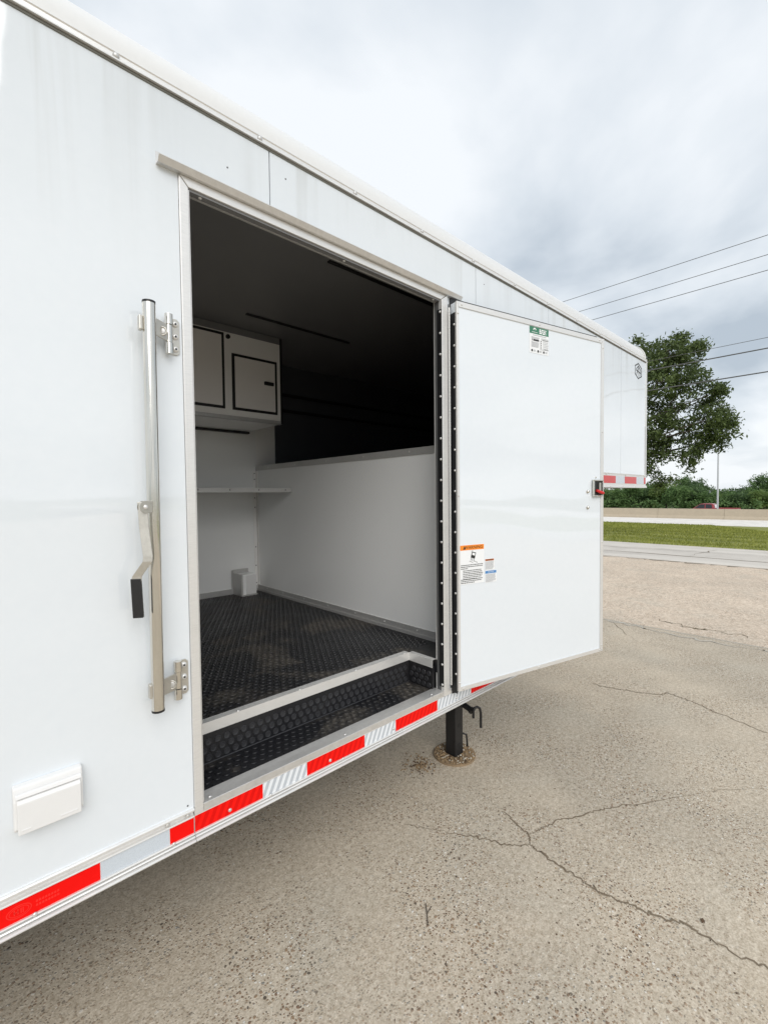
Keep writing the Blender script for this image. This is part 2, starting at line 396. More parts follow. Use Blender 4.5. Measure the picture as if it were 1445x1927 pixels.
hwy2 = sheet('far_carriageway', X_BAR+.505, 72, -160, 220, Z_FAR, Z_FAR, 'highway_concrete', .3)
sheet('ground', -1500, 2600, -2000, 2000, -1.75, -1.75, 'far_field')
sheet('far_field', 72.005, 420, -400, 500, Z_FAR-.02, Z_FAR-.02, 'far_field', .25)

def ribbon(name, pts, w, mat, parent, z=.002, jit=.65, sub=8, seed=1):
    """thin uneven strip along ground points"""
    r = random.Random(seed); P = []
    for i in range(len(pts)-1):
        a, b = np.array(pts[i]), np.array(pts[i+1])
        for k in range(sub):
            t = k/sub; p = a+(b-a)*t
            if 0 < i+k: p = p+np.array([r.uniform(-1, 1), r.uniform(-1, 1)])*w*1.5
            P.append(p)
    P.append(np.array(pts[-1])); vs = []; fs = []; wk = 1.0
    for i, p in enumerate(P):
        d = P[min(i+1, len(P)-1)]-P[max(i-1, 0)]; d = d/np.linalg.norm(d); n = np.array([-d[1], d[0]])
        e = min(1, i/4+.12, (len(P)-1-i)/10+.25); wk = min(1.9, max(.3, wk+r.uniform(-.35, .35))); ww = w*.72*e*wk*r.uniform(1-jit*.6, 1+jit*.6)
        vs += [(*(p+n*ww*.5), z), (*(p-n*ww*.5), z)]
        if i: fs.append((2*i-2, 2*i-1, 2*i+1, 2*i))
    return MB().add(vs, fs).build(name, mat, parent)
def gp(L): return [px(x, y, 2, 0)[:2] for x, y in L]
ribbon('crack', gp([(760, 1551), (800, 1560), (865, 1570), (915, 1582), (960, 1592), (997, 1592), (1020, 1608), (1060, 1635), (1100, 1660), (1130, 1680), (1190, 1705), (1235, 1725), (1300, 1745), (1340, 1773), (1400, 1805), (1470, 1835), (1560, 1880)]), .0065, 'crack_dirt', lot, seed=1)
ribbon('crack', gp([(997, 1592), (995, 1572), (965, 1545), (945, 1525), (910, 1500)]), .0055, 'crack_dirt', lot, seed=2)
ribbon('crack', gp([(995, 1572), (1015, 1562), (1050, 1545), (1100, 1535), (1130, 1525), (1165, 1518), (1230, 1510), (1290, 1498), (1340, 1489), (1470, 1482)]), .0045, 'crack_dirt', lot, seed=3)
ribbon('crack', gp([(1110, 1285), (1130, 1292), (1165, 1298), (1200, 1303), (1240, 1308), (1257, 1305), (1300, 1320), (1340, 1338), (1400, 1362), (1470, 1392)]), .0065, 'crack_dirt', lot, seed=4)
ribbon('crack', gp([(1153, 1170), (1175, 1192), (1200, 1208)]), .009, 'crack_dirt', lot, seed=5)
ribbon('weedy_joint', gp([(1225, 1162), (1262, 1172), (1290, 1180), (1340, 1187), (1400, 1197), (1426, 1202)]), .035, 'joint_weeds', apron, seed=7)
ribbon('slab_joint', [(X_SLAB, -8), (X_SLAB-.02, 0), (X_SLAB, 8)], .014, 'worn_white_line', lot, seed=8, sub=30)
ribbon('painted_line', gp([(1137, 1166), (1200, 1180), (1270, 1196), (1350, 1211), (1445, 1226), (1520, 1238)]), .03, 'worn_white_line', lot, z=.004, seed=9)
for k, xx in enumerate((13.35, 14.5)):
    ribbon('expansion_joint', [(xx, -30), (xx+.03, 0), (xx, 12), (xx-.02, 40)], .05 if k == 0 else .035, 'crack_dirt', road, z=.018-.018*(xx-12.26)/3.94+.004, seed=10+k, sub=20)
a_, b_ = px(1350, 1036, 2, 0), px(1297, 1046, 2, 0)
ribbon('expansion_joint', [a_[:2], b_[:2]], .05, 'crack_dirt', road, z=.016, seed=14)
# ragged dirt lip where lot meets road
ribbon('dirt_edge', [(X_LOT-.02, y) for y in np.arange(-14, 16, 1.0)], .09, 'crack_dirt', apron, z=.004, seed=15, jit=.7)

# ================================================================ TRAILER
TR = tag(empty('cargo_trailer', (1.0, 1.15, 0)), 'white enclosed gooseneck cargo trailer with its side door swung open', 'trailer')
XR, XB, XN = -4.2, 2.5, 4.56          # rear, end of the low body, nose
YF = 2.30                             # far outer side
ZB, ZN, ZW = .655, 1.767, 2.768       # lower edge of body skin, of neck skin, top of skin
OX0, OX1, OZ0, OZ1 = .507, 1.735, .625, 2.548
G = .0019
def panel(x0, x1, boxes):
    mb = MB()
    for (a, b, c, d) in boxes: mb.box(a, b, 0, .0065, c, d)
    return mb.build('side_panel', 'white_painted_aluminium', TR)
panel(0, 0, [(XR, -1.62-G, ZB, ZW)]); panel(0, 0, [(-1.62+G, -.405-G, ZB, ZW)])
mb = MB()                              # panels round the doorway are one cut sheet each
def lpanel(pts): 
    m = MB(); n = len(pts)
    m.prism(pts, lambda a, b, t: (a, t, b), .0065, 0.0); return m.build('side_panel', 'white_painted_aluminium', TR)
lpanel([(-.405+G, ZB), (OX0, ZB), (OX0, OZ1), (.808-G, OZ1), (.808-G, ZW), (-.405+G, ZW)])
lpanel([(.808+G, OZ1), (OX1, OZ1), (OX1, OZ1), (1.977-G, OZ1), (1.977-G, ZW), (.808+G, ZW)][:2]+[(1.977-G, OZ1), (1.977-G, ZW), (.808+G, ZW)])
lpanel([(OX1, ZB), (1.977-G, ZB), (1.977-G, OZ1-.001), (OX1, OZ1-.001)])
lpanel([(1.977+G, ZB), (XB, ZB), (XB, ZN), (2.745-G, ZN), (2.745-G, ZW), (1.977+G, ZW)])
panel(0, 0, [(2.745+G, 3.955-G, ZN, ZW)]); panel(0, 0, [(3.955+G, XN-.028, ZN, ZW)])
# wall core behind the skin (shows only as dark seams), with the inside lining
mb = MB()
for (a, b, c, d) in ((XR, OX0+.03, .60, 2.80), (OX0+.03, OX1-.05, OZ1, 2.80), (OX1-.045, XB, .60, 2.80), (XB, XN-.03, 1.70, 2.80)): mb.box(a, b, .0068, .03, c, d)
mb.build('wall_core', 'dark_seam', TR)
# bottom rail: extruded profile in two lengths, cut at the doorway
railp = [(.03, .655), (-.006, .655), (-.009, .652), (-.009, .648), (-.006, .6465), (.004, .645), (.004, .633), (-.005, .6315), (-.006, .629), (-.005, .6267), (-.001, .6265),
         (-.001, .577), (-.006, .5768), (-.007, .5745), (-.006, .572), (.002, .5715), (.002, .569), (-.008, .5685), (-.010, .5655), (-.008, .563), (.0, .5625), (.0, .561), (-.014, .5605), (-.018, .558), (-.017, .555), (.03, .555)]
MB().px_(railp, XR, OX0-.0008).build('bottom_rail', 'rail_aluminium', TR)
railq = [(.03, .633), (-.003, .633), (-.003, .628), (-.001, .6265)]+railp[11:]
MB().px_(railq, OX0+.0008, XB).build('bottom_rail', 'rail_aluminium', TR)
MB().px_([(.03, .655), (-.003, .655), (-.003, .6335), (.03, .6335)], OX1+.003, XB).build('rail_cap', 'rail_aluminium', TR)
# conspicuity tape
def tape(x0, x1, z0, z1, mat, y=-.0016):
    return MB().box(x0+.0006, x1-.0006, y, -.0005, z0, z1).build('tape_strip', mat, TR)
ZT0, ZT1 = .5775, .6262
pat = [(-.55, -.30, 'red_tape'), (-.30, -.115, 'white_tape'), (-.115, .2572, 'red_tape'), (.2572, .435, 'white_tape'), (.435, OX0-.001, 'red_tape'), (OX0+.001, .7375, 'red_prism_tape'), (.7375, .9153, 'white_prism_tape'),
       (.9153, 1.1947, 'red_prism_tape'), (1.1947, 1.3725, 'white_prism_tape'), (1.3725, 1.652, 'red_prism_tape'), (1.656, 1.92, 'white_prism_tape'), (1.92, 2.20, 'red_prism_tape'), (2.2, 2.38, 'white_prism_tape')]
tapes = [tape(a, b, ZT0, ZT1, m) for a, b, m in pat]
# faint embossed mark on the near red strip: oval ring and two rows of small strokes
mk = MB(); ox, oz = .085, .600
for (ra, rb, w) in ((.024, .0145, .0011), (.019, .0105, .0009)):
    n = 28
    for k in range(n):
        a, b = 2*math.pi*k/n, 2*math.pi*(k+1)/n
        q = lambda t, d: (ox+(ra+d)*math.cos(t), -.0019, oz+(rb+d)*math.sin(t))
        mk.add([q(a, -w), q(b, -w), q(b, w), q(a, w)], [(0, 1, 2, 3)])
for (dx_, w_, h_) in ((-.009, .0012, .008), (-.006, .005, .0012), (-.002, .0012, .008), (.004, .0012, .008), (.008, .0012, .008)):
    mk.box(ox+dx_-w_, ox+dx_+w_, -.0019, -.00165, oz-h_*.8, oz+h_*.8)
for row in range(2):
    for k in range(8):
        x = .118+k*.0062; mk.box(x, x+.0043, -.0019, -.00165, .602-row*.010, .6075-row*.010)
mk.build('embossed_mark', 'red_tape_print', tapes[2])
# rail screws
screw = MB().dome((0, 0, 0), (0, -1, 0), .0062, .0042, 10).mesh('screw', 'mill_aluminium')
for x in (.115, .445, .765, 1.08, 1.40, 1.74, 2.08): inst('screw', screw, TR, (x, -.0045, .5745))
for x in (.43, .488): inst('screw', screw, TR, (x, -.0005, .638))
for x in (.62, 1.02, 1.36, 1.80): inst('screw', screw, TR, (x, -.0016, .592))
# neck rail and tape
MB().px_([(.03, ZN), (-.004, ZN), (-.004, ZN-.006), (-.001, ZN-.008), (-.001, 1.672), (-.008, 1.670), (-.010, 1.652), (.03, 1.652)], XB, XN).build('neck_rail', 'bright_trim', TR)
for a, b, m in ((2.6, 2.86, 'red_neck_tape'), (2.86, 3.05, 'white_tape'), (3.05, 3.33, 'red_neck_tape'), (3.33, 3.60, 'white_tape'), (3.60, 3.85, 'red_neck_tape'), (3.85, 4.044, 'white_tape'), (4.044, 4.317, 'red_neck_tape'), (4.317, 4.5, 'white_tape'), (4.506, 4.55, 'red_neck_tape')):
    tape(a, b, 1.686, 1.744, m)
for x in (3.72, 3.98, 4.27, 4.53): inst('screw', screw, TR, (x, -.009, 1.661))
for x in (3.66, 4.06, 4.52): inst('screw', screw, TR, (x, -.0035, 1.757))
# nose corner post and front faces
MB().box(XN-.028, XN+.004, -.004, .03, ZN, ZW+.01).build('corner_post', 'bright_trim', TR, bevel=.002)
MB().box(XN-.031, XN-.0285, -.0055, .0, ZN+.0, 2.20).build('corner_strip', 'inner_trim', TR)
MB().box(XN-.02, XN, .0305, YF-.01, 1.66, 2.80).build('nose_wall', 'white_roof_skin', TR)
MB().box(XB-.02, XB, .0305, YF-.01, .56, 1.652).build('front_wall', 'white_roof_skin', TR)
MB().box(XR, XR+.02, .0305, YF-.01, .56, 2.80).build('rear_wall', 'white_roof_skin', TR)
m = MB(); m.box(XR, XB, YF-.01, YF, .56, 2.80); m.box(XB, XN, YF-.01, YF, 1.655, 2.80); m.build('far_side_skin', 'white_roof_skin', TR)
# roof edge: trim strip, caulk line and rounded cove with an end cap
MB().px_([(.01, 2.797), (-.004, 2.797), (-.0055, 2.793), (-.003, 2.790), (-.003, 2.777), (-.009, 2.775), (-.010, 2.7705), (.01, 2.7695)], XR, XN).build('roof_trim', 'bright_trim', TR)
MB().box(XR, XN-.03, -.0028, -.0002, 2.7625, 2.7692).build('caulk_bead', 'caulk_grime', TR)
RC, rc = (.143, 2.797), .140
arc = [(RC[0]-rc*math.cos(t), RC[1]+rc*math.sin(t)) for t in np.linspace(0, math.pi/2, 15)]
m = MB(); n = len(arc); NX = 8; vs = []; fs = []
stations = [(XR, 0.), (0., 0.), (XN-.012, 0.), (XN+.002, .02)]
for (x, drop) in stations:
    for (y, z) in arc: vs.append((x, y+drop*.3, z-drop*(z-2.797)/.14*.6))
for i in range(len(stations)-1):
    for k in range(n-1): fs.append((i*n+k, i*n+k+1, (i+1)*n+k+1, (i+1)*n+k))
k = len(vs)-n; vs.append((XN+.002, .2, 2.797)); fs += [(k+i, k+i+1, len(vs)-1) for i in range(n-1)]
m.add(vs, fs, 0, True).build('roof_cove', 'white_roof_skin', TR)
m = MB(); m.box(XR, XN-.002, RC[0], YF, 2.80, 2.9365)
m.build('roof', 'white_roof_skin', TR)
MB().tube([(XN-.035, y-.002, z+.002) for y, z in arc], .0065, 8).build('nose_trim', 'inner_trim', TR)
screw_r = MB().dome((0, 0, 0), (0, -1, 0), .0085, .006, 10).mesh('screw', 'inner_trim')
for x in (-2.85, -2.44, -2.03, -1.62, -1.21, -.81, -.4, -.03, .353, .773, 1.179, 1.566, 1.951, 2.342, 2.731, 3.134, 3.526, 3.933, 4.256):
    inst('roof_screw', screw_r, TR, (x, -.0042, 2.784))
rv = MB().dome((0, 0, 0), (0, -1, 0), .0028, .0015, 8).mesh('rivet', 'dark_seam')
for x, z in ((.05, 2.70), (.66, 2.64), (.87, 2.70), (2.05, 2.70)): inst('rivet', rv, TR, (x, -.0001, z))
for k in range(5): inst('rivet', rv, TR, (XN-.04, -.0001, 2.68-k*.11))
inst('rivet', rv, TR, (.489, -.0001, .668))
# emblem on the neck
em = MB(); ex, ez = 4.348, 2.660; hx = [(0, .064), (.078, .034), (.078, -.034), (0, -.064), (-.078, -.034), (-.078, .034)]
def stroke(a, b, w): 
    a, b = np.array(a), np.array(b); d = (b-a)/np.linalg.norm(b-a); nn = np.array([-d[1], d[0]])*w; a2, b2 = a-d*w*.9, b+d*w*.9
    em.add([(ex+p[0], -.0012, ez+p[1]) for p in (a2-nn, b2-nn, b2+nn, a2+nn)], [(0, 1, 2, 3)])
for k in range(6): stroke(hx[k], hx[(k+1) % 6], .0045)
for a, b in (((-.05, .012), (0, .044)), ((0, .044), (.05, .018)), ((-.055, .002), (.055, -.012)), ((.0, .03), (-.042, -.034)), ((.012, .022), (.012, -.042)), ((.05, .018), (.05, -.03))): stroke(a, b, .0038)
em.build('emblem', 'print_black', TR)

# ---- drip rail above the doorway
MB().px_([(0, 2.585), (-.0018, 2.585), (-.0018, 2.5515), (-.018, 2.5500), (-.0275, 2.5645), (-.0295, 2.5635), (-.019, 2.5480), (0, 2.5490)], .447, 1.831).build('drip_rail', 'mill_aluminium', TR)
# ---- door frame: two jambs, header, sill
MB().prism([(.508, .634), (.534, .634), (.534, 2.519), (.508, 2.5475)], lambda a, b, t: (a, t, b), .03, -.006).build('door_jamb', 'bright_trim', TR, bevel=.0015)
MB().box(.534, .538, -.003, .05, .66, 2.515).build('jamb_lip', 'inner_trim', TR)
MB().prism([(.5095, 2.5485), (.5355, 2.521), (1.692, 2.521), (1.7325, 2.5485)], lambda a, b, t: (a, t, b), .03, -.0065).build('door_header', 'bright_trim', TR, bevel=.0015)
hd = MB().box(.539, 1.688, .0, .022, 2.514, 2.5205).build('header_soffit', 'ceiling_liner', TR)
MB().box(.539, 1.688, .0222, .0298, 2.5125, 2.547).build('header_board', 'inner_trim', TR)
for x in (.575, 1.13, 1.655): inst('screw', screw, TR, (x, .011, 2.5138), (R_(90), 0, 0))
jr = MB().prism([(1.692, .634), (1.733, .634), (1.733, 2.547), (1.692, 2.519)], lambda a, b, t: (a, t, b), .04, -.012).build('door_jamb', 'bright_trim', TR, bevel=.0015)
hl = MB().box(1.6895, 1.6918, -.0095, .017, .68, 2.475).build('hinge_leaf', 'black_rubber_seal', TR)
rvw = MB().dome((0, 0, 0), (-1, 0, 0), .0058, .0045, 10).mesh('rivet', 'bright_trim')
for k in range(19): inst('rivet', rvw, hl, (1.6895, -.002, 2.463-k*.0985))
# continuous hinge: alternating knuckles
kn = MB(); kn.tube([(0, 0, 0), (0, 0, .0125)], .0055, 10); knm = kn.mesh('knuckle', 'inner_trim'); ph = MB().tube([(1.737, -.0185, .68), (1.737, -.0185, 2.49)], .0042, 10).build('hinge_pin', 'bright_trim', TR)
for k in range(120): inst('knuckle', knm, ph, (1.737, -.0185, .682+k*.015))
MB().px_([(.05, .6605), (.022, .6605), (-.006, .657), (-.006, .6335), (.05, .6335)], .5345, 1.6915).build('sill', 'mill_aluminium', TR, bevel=.0015)
for x in (.56, 1.10, 1.62): inst('screw', screw, TR, (x, .008, .660), (R_(-90), 0, 0))

# ---- step well
def studs(org, u, v, nrm, ulen, vlen, keep=None, p=.0335, r=.0128, h=.0030, margin=.015):
    org, u, v, nrm = (np.array(a, float) for a in (org, u, v, nrm)); k = 12
    ang = np.arange(k)*2*np.pi/k; ca, sa = np.cos(ang), np.sin(ang)
    P = []; row = 0; b = margin
    while b < vlen-margin+1e-6:
        a = margin+(p/2 if row % 2 else 0)
        while a < ulen-margin+1e-6:
            c = org+u*a+v*b
            if keep is None or keep(c): P.append(c)
            a += p
        b += p*.866; row += 1
    P = np.array(P); n = len(P)
    ring = lambda q, hh: P[:, None, :]+(ca[:, None]*u+sa[:, None]*v)[None]*r*q+nrm*hh
    V = np.concatenate([ring(1, 0), ring(.9, h), ring(.72, h), ring(.55, h*.75)], 1)
    mb = MB(); vs = V.reshape(-1, 3).tolist(); fs = []
    for i in range(n):
        o = i*4*k
        for q in range(3):
            for j in range(k): fs.append((o+q*k+j, o+q*k+(j+1) % k, o+(q+1)*k+(j+1) % k, o+(q+1)*k+j))
        fs.append(tuple(o+3*k+j for j in range(k)))
    mb.v = [tuple(x) for x in vs]; mb.f = fs; mb.mi = [0]*len(fs); mb.sm = [False]*len(fs)
    return mb
SW, ZF, YS, XS = .655, .802, .200, 1.668
tread = MB().box(.50, 1.70, .05, YS, .62, SW).build('step_tread', 'coin_rubber', TR)
tag(studs((.52, .05, SW), (1, 0, 0), (0, 1, 0), (0, 0, 1), XS-.52, YS-.05).build('coin_stud', 'coin_rubber', tread), kind='stuff')
riser = MB().box(.30, XS, YS, YS+.02, SW, .768).build('step_riser', 'coin_rubber_clean', TR)
tag(studs((.52, YS, SW+.004), (1, 0, 0), (0, 0, 1), (0, -1, 0), XS-.52, .106).build('coin_stud', 'coin_top', riser), kind='stuff')
side = MB().box(XS, XS+.02, .045, YS, SW, .768).build('step_end', 'coin_rubber_clean', TR)
tag(studs((XS, .05, SW+.004), (0, 1, 0), (0, 0, 1), (-1, 0, 0), .148, .106).build('coin_stud', 'coin_top', side), kind='stuff')
MB().tube([(.52, YS-.002, SW+.002), (XS, YS-.002, SW+.002)], .003, 6).build('tread_bead', 'coin_top', TR)
# nosing along the step
MB().px_([(YS-.004, .766), (YS-.004, .8055), (YS+.028, .8055), (YS+.028, .8035), (YS-.001, .8035), (YS-.001, .766)], .30, XS-.003).build('step_nosing', 'bright_trim', TR)
MB().prism([(XS-.0035, .766), (XS-.0035, .8056), (XS+.024, .8056), (XS+.024, .8036), (XS-.0005, .8036), (XS-.0005, .766)], lambda a, b, t: (a, t, b), .04, YS-.004).build('step_nosing', 'bright_trim', TR)
for x in (.75, 1.02, 1.32, 1.64): inst('screw', screw, TR, (x, YS+.004, .8052), (R_(-90), 0, 0))
# ---- main floor
YW, XK, ZC = 2.22, 1.90, 2.78
fl = MB(); fl.box(-1.5, XK, YS+.0205, YW, .74, ZF); fl.box(XS+.0205, XK, .03, YS+.02, .74, ZF); fl.box(-1.5, .50, .03, YS+.02, .74, ZF)
floor = fl.build('floor', 'coin_rubber', TR)
tag(studs((.35, YS+.03, ZF), (1, 0, 0), (0, 1, 0), (0, 0, 1), XK-.37, YW-YS-.04).build('coin_stud', 'coin_rubber', floor), kind='stuff')
# ---- inside walls
bulk = MB().box(XK, XK+.02, .03, YW+.03, ZF-.05, 1.838).build('bulkhead', 'white_liner', TR)
MB().box(-1.5, 2.087, YW, YW+.02, ZF-.05, ZC).build('inner_far_wall', 'white_liner', TR)
MB().box(-1.52, -1.5, .03, YW+.02, ZF-.05, ZC).build('rear_partition', 'white_liner', TR)
MB().box(-1.5, .50, .0305, .034, ZF, ZC-.005).build('inner_near_wall', 'white_liner', TR)
MB().box(2.0875, XN-.03, YW-.006, YW+.02, 1.84, ZC).build('neck_far_liner', 'black_liner', TR)
MB().box(1.70, XN-.03, .0305, .036, 1.84, ZC).build('neck_near_liner', 'black_liner', TR)
MB().box(1.72, XK-.002, .0305, .036, ZF, 1.838).build('inner_near_wall', 'white_liner', TR)
MB().box(XN-.05, XN-.03, .036, YW-.006, 1.84, ZC).build('neck_front_liner', 'black_liner', TR)
MB().box(XK+.02, XN-.02, .031, YF-.011, 1.653, 1.84).build('neck_floor', 'black_liner', TR)
for z in (2.50, 2.36): MB().box(2.09, XN-.06, YW-.016, YW-.0065, z, z+.03).build('neck_moulding', 'black_plastic', TR)
cl = MB().box(-1.52, XN-.03, .031, YW+.02, ZC, ZC+.02).build('ceiling', 'ceiling_liner', TR)
for y in (.47, 1.35): MB().tube([(1.40, y, ZC-.002), (2.24, y, ZC-.002)], .011, 8).build('light_strip', 'black_plastic', TR)
# trims
MB().box(XK-.006, XK, .04, YW, ZF, ZF+.052).build('base_trim', 'inner_trim', TR, bevel=.001)
MB().box(XK-.011, XK-.0062, .04, YW, ZF, ZF+.02).build('base_trim', 'inner_trim', TR, bevel=.001)
MB().box(-1.4, XK-.012, YW-.006, YW, ZF, ZF+.045).build('base_trim', 'inner_trim', TR, bevel=.001)
tt = MB(); tt.box(XK-.005, XK, .04, YW-.001, 1.832, 1.872); tt.box(XK, XK+.03, .04, YW-.001, 1.868, 1.872)
tt.build('top_trim', 'inner_trim', TR)
ct = MB(); ct.box(XK-.030, XK-.0055, YW-.004, YW-.0002, ZF+.053, 1.83); ct.box(XK-.0050, XK-.0005, YW-.030, YW-.0045, ZF+.053, 1.83); ct.build('corner_trim', 'cabinet_white', TR)
rvs = MB().dome((0, 0, 0), (0, -1, 0), .005, .003, 8).mesh('rivet', 'dark_seam')
rvx = MB().dome((0, 0, 0), (-1, 0, 0), .005, .003, 8).mesh('rivet', 'bright_trim')
for z in (.87, 1.02, 1.18, 1.52, 1.60, 1.76, 1.81):
    inst('rivet', rvs, TR, (XK-.018, YW-.0045, z)); 
for y in (.35, .62, .9, 1.2, 1.5, 1.8, 2.05): inst('rivet', rvx, TR, (XK-.007, y, ZF+.036)); 
for y in (.4, .8, 1.2, 1.6, 2.0): inst('rivet', rvx, TR, (XK-.005, y, 1.852))
# small white junction box on the floor in the corner
jb = MB().box(1.685, 1.805, 2.07, YW-.008, ZF, ZF+.175).build('junction_box', 'white_liner', TR, bevel=.003)
mm = MB(); mm.box(1.655, 1.684, YW-.0068, YW-.0065+.001, ZF+.046, ZF+.20); mm.box(1.669, 1.684, 2.064, YW-.008, ZF, ZF+.178); mm.box(1.669, 1.808, 2.058, 2.0695, ZF, ZF+.012); mm.box(1.669, 1.80, YW-.02, YW-.0085, ZF+.176, ZF+.205)
mm.build('box_angle', 'inner_trim', jb)
MB().box(1.715, 1.80, 2.064, 2.0695, ZF+.016, ZF+.168).build('box_cover', 'white_plastic', jb)
# shelf
sh = MB().box(-.6, XK-.007, 1.66, YW-.007, 1.648, 1.668).build('shelf', 'white_liner', TR)
s2 = MB(); s2.box(-.6, XK-.008, 1.646, 1.6595, 1.640, 1.672); s2.box(-.6, XK-.008, 1.6596, 1.69, 1.6685, 1.672); s2.build('shelf_edge', 'inner_trim', sh, bevel=.001)
for x in (1.18, 1.40, 1.62, 1.84): inst('rivet', rvs, sh, (x, 1.6455, 1.658))
# overhead cabinet
CY, CX1, CZ0, CZ1 = 1.62, 1.806, 2.15, 2.775
cab = MB().box(-.4, CX1, CY, YW-.002, CZ0, CZ1).build('overhead_cabinet', 'cabinet_white', TR, bevel=.002)
c2 = MB(); c2.box(CX1-.012, CX1+.004, CY-.004, CY-.0005, CZ0-.004, CZ1); c2.box(CX1+.0005, CX1+.004, CY, CY+.03, CZ0-.004, CZ1); c2.build('edge_trim', 'black_plastic', cab)
c3 = MB(); c3.box(-.4, CX1-.0125, CY-.004, CY-.0005, CZ0-.004, CZ0+.018); c3.box(-.4, CX1, CY, CY+.04, CZ0-.004, CZ0-.0005); c3.build('edge_trim', 'inner_trim', cab)
c4 = MB().box(-.4, CX1-.013, CY-.004, CY-.0005, CZ1-.045, CZ1).build('edge_trim', 'ceiling_liner', cab)
def cab_door(x0, x1, z0, z1, latch):
    w = .018; b = MB()
    for (a, c, d, e_) in ((x0, x1, z0, z0+w), (x0, x1, z1-w, z1), (x0, x0+w, z0+w, z1-w), (x1-w, x1, z0+w, z1-w)): b.box(a, c, CY-.008, CY-.0005, d, e_)
    b.build('door_gasket', 'black_rubber_seal', cab)
    MB().box(x0+w, x1-w, CY-.012, CY-.0005, z0+w, z1-w).build('cabinet_door', 'cabinet_door', cab, bevel=.002)
    if latch: MB().box(latch[0], latch[0]+.075, CY-.028, CY-.0125, latch[1]-.013, latch[1]+.013).build('latch', 'black_plastic', cab, bevel=.005)
cab_door(1.42, 1.765, 2.21, 2.595, (1.655, 2.425)); cab_door(.96, 1.365, 2.21, 2.72, (1.0, 2.45)); cab_door(.45, .9, 2.21, 2.72, (.5, 2.45))
MB().tube([(1.395, CY-.0005, 2.70), (1.395, CY-.012, 2.70)], .015, 14).build('lock_knob', 'black_plastic', cab)
MB().box(-.2, XK-.1, YW-.10, YW-.06, CZ0-.022, CZ0-.0045).build('light_strip', 'black_plastic', cab, bevel=.004)
MB().box(1.905, 2.085, YW-.0015, YW-.0002, 1.875, ZC-.01).build('far_wall_strip', 'cabinet_white', TR)
# ---- underside and frame
m = MB(); m.box(XR+.02, XB-.021, .031, YF-.011, .562, .60); m.build('underbody', 'underbody', TR)
for y in (.30, 1.95): MB().box(XR+.05, XB, y-.04, y+.06, .43, .5615).build('frame_beam', 'underbody', TR)

# ---- open door
DA = np.array([1.75, -.05]); dang = R_(12.9); dd = np.array([math.cos(dang), -math.sin(dang)]); dn = np.array([-math.sin(dang), -math.cos(dang)])
def DW(s_, n_, z): return (DA[0]+dd[0]*s_+dn[0]*n_, DA[1]+dd[1]*s_+dn[1]*n_, z)
DL, DZ0, DZ1 = 1.113, .652, 2.516
door = MB().box(.002, DL-.002, -.044, 0, DZ0+.002, DZ1-.002).xf(DW).build('side_door', 'white_door_skin', TR)
w = .026
for pts in ([(0, DZ0), (DL, DZ0), (DL-w, DZ0+w*.8), (w*.55, DZ0+w*.8)], [(0, DZ1), (w*.55, DZ1-w), (DL-w, DZ1-w), (DL, DZ1)],
            [(0, DZ0+.001), (w*.5, DZ0+w*.8+.001), (w*.5, DZ1-w-.001), (0, DZ1-.001)], [(DL, DZ0+.001), (DL, DZ1-.001), (DL-w+.001, DZ1-w-.001), (DL-w+.001, DZ0+w*.8+.001)]):
    pts = pts if sum((pts[i][0]*pts[(i+1) % 4][1]-pts[(i+1) % 4][0]*pts[i][1]) for i in range(4)) > 0 else pts[::-1]
    MB().prism(pts, lambda a, b, t: (a, t, b), .0005, .0045).xf(DW).build('door_edge_frame', 'bright_trim', door, bevel=.001)
for (a, b, c, d) in ((DL-.0015, DL+.0015, DZ0, DZ1), ): MB().box(a, b, -.044, .0035, c, d).xf(DW).build('door_edge_cap', 'inner_trim', door)
sl = MB(); sl.box(.0, DL+.003, -.052, -.0445, DZ1-.012, DZ1+.030); sl.box(.0, DL+.003, -.052, -.0445, DZ0-.026, DZ0+.012); sl.box(DL-.01, DL+.004, -.052, -.0445, DZ0+.013, DZ1-.013); sl.xf(DW).build('door_seal', 'black_rubber_seal', door)
hl2 = MB().box(-.0025, .0015, -.050, -.006, DZ0-.012, DZ1-.05).xf(DW).build('hinge_leaf', 'black_rubber_seal', door)
MB().box(-.0012, .0015, -.0055, .0004, DZ0+.002, DZ1-.002).xf(DW).build('door_edge_cap', 'inner_trim', door)
MB().tube([DW(-.008, -.055, DZ0-.02), DW(-.008, -.055, DZ1)], .007, 10).build('hinge_post', 'black_rubber_seal', door)
rvd = MB().dome((0, 0, 0), (-dd[0], -dd[1], 0), .0055, .0042, 10).mesh('rivet', 'bright_trim')
for k in range(18): inst('rivet', rvd, hl2, DW(-.0025, -.012, 2.41-k*.0985))
rvf = MB().dome((0, 0, 0), (dn[0], dn[1], 0), .0055, .0035, 10).mesh('rivet', 'mill_aluminium')
for s_, z in ((.030, 2.503), (.562, 2.503), (1.07, 2.503), (1.101, 2.463), (1.101, 1.969), (1.101, 1.312), (1.101, .69), (1.085, .662), (.559, .662), (.030, .662), (.0065, .694), (.0065, 2.46), (.0065, 1.6)):
    inst('rivet', rvf, door, DW(s_, .0044, z))
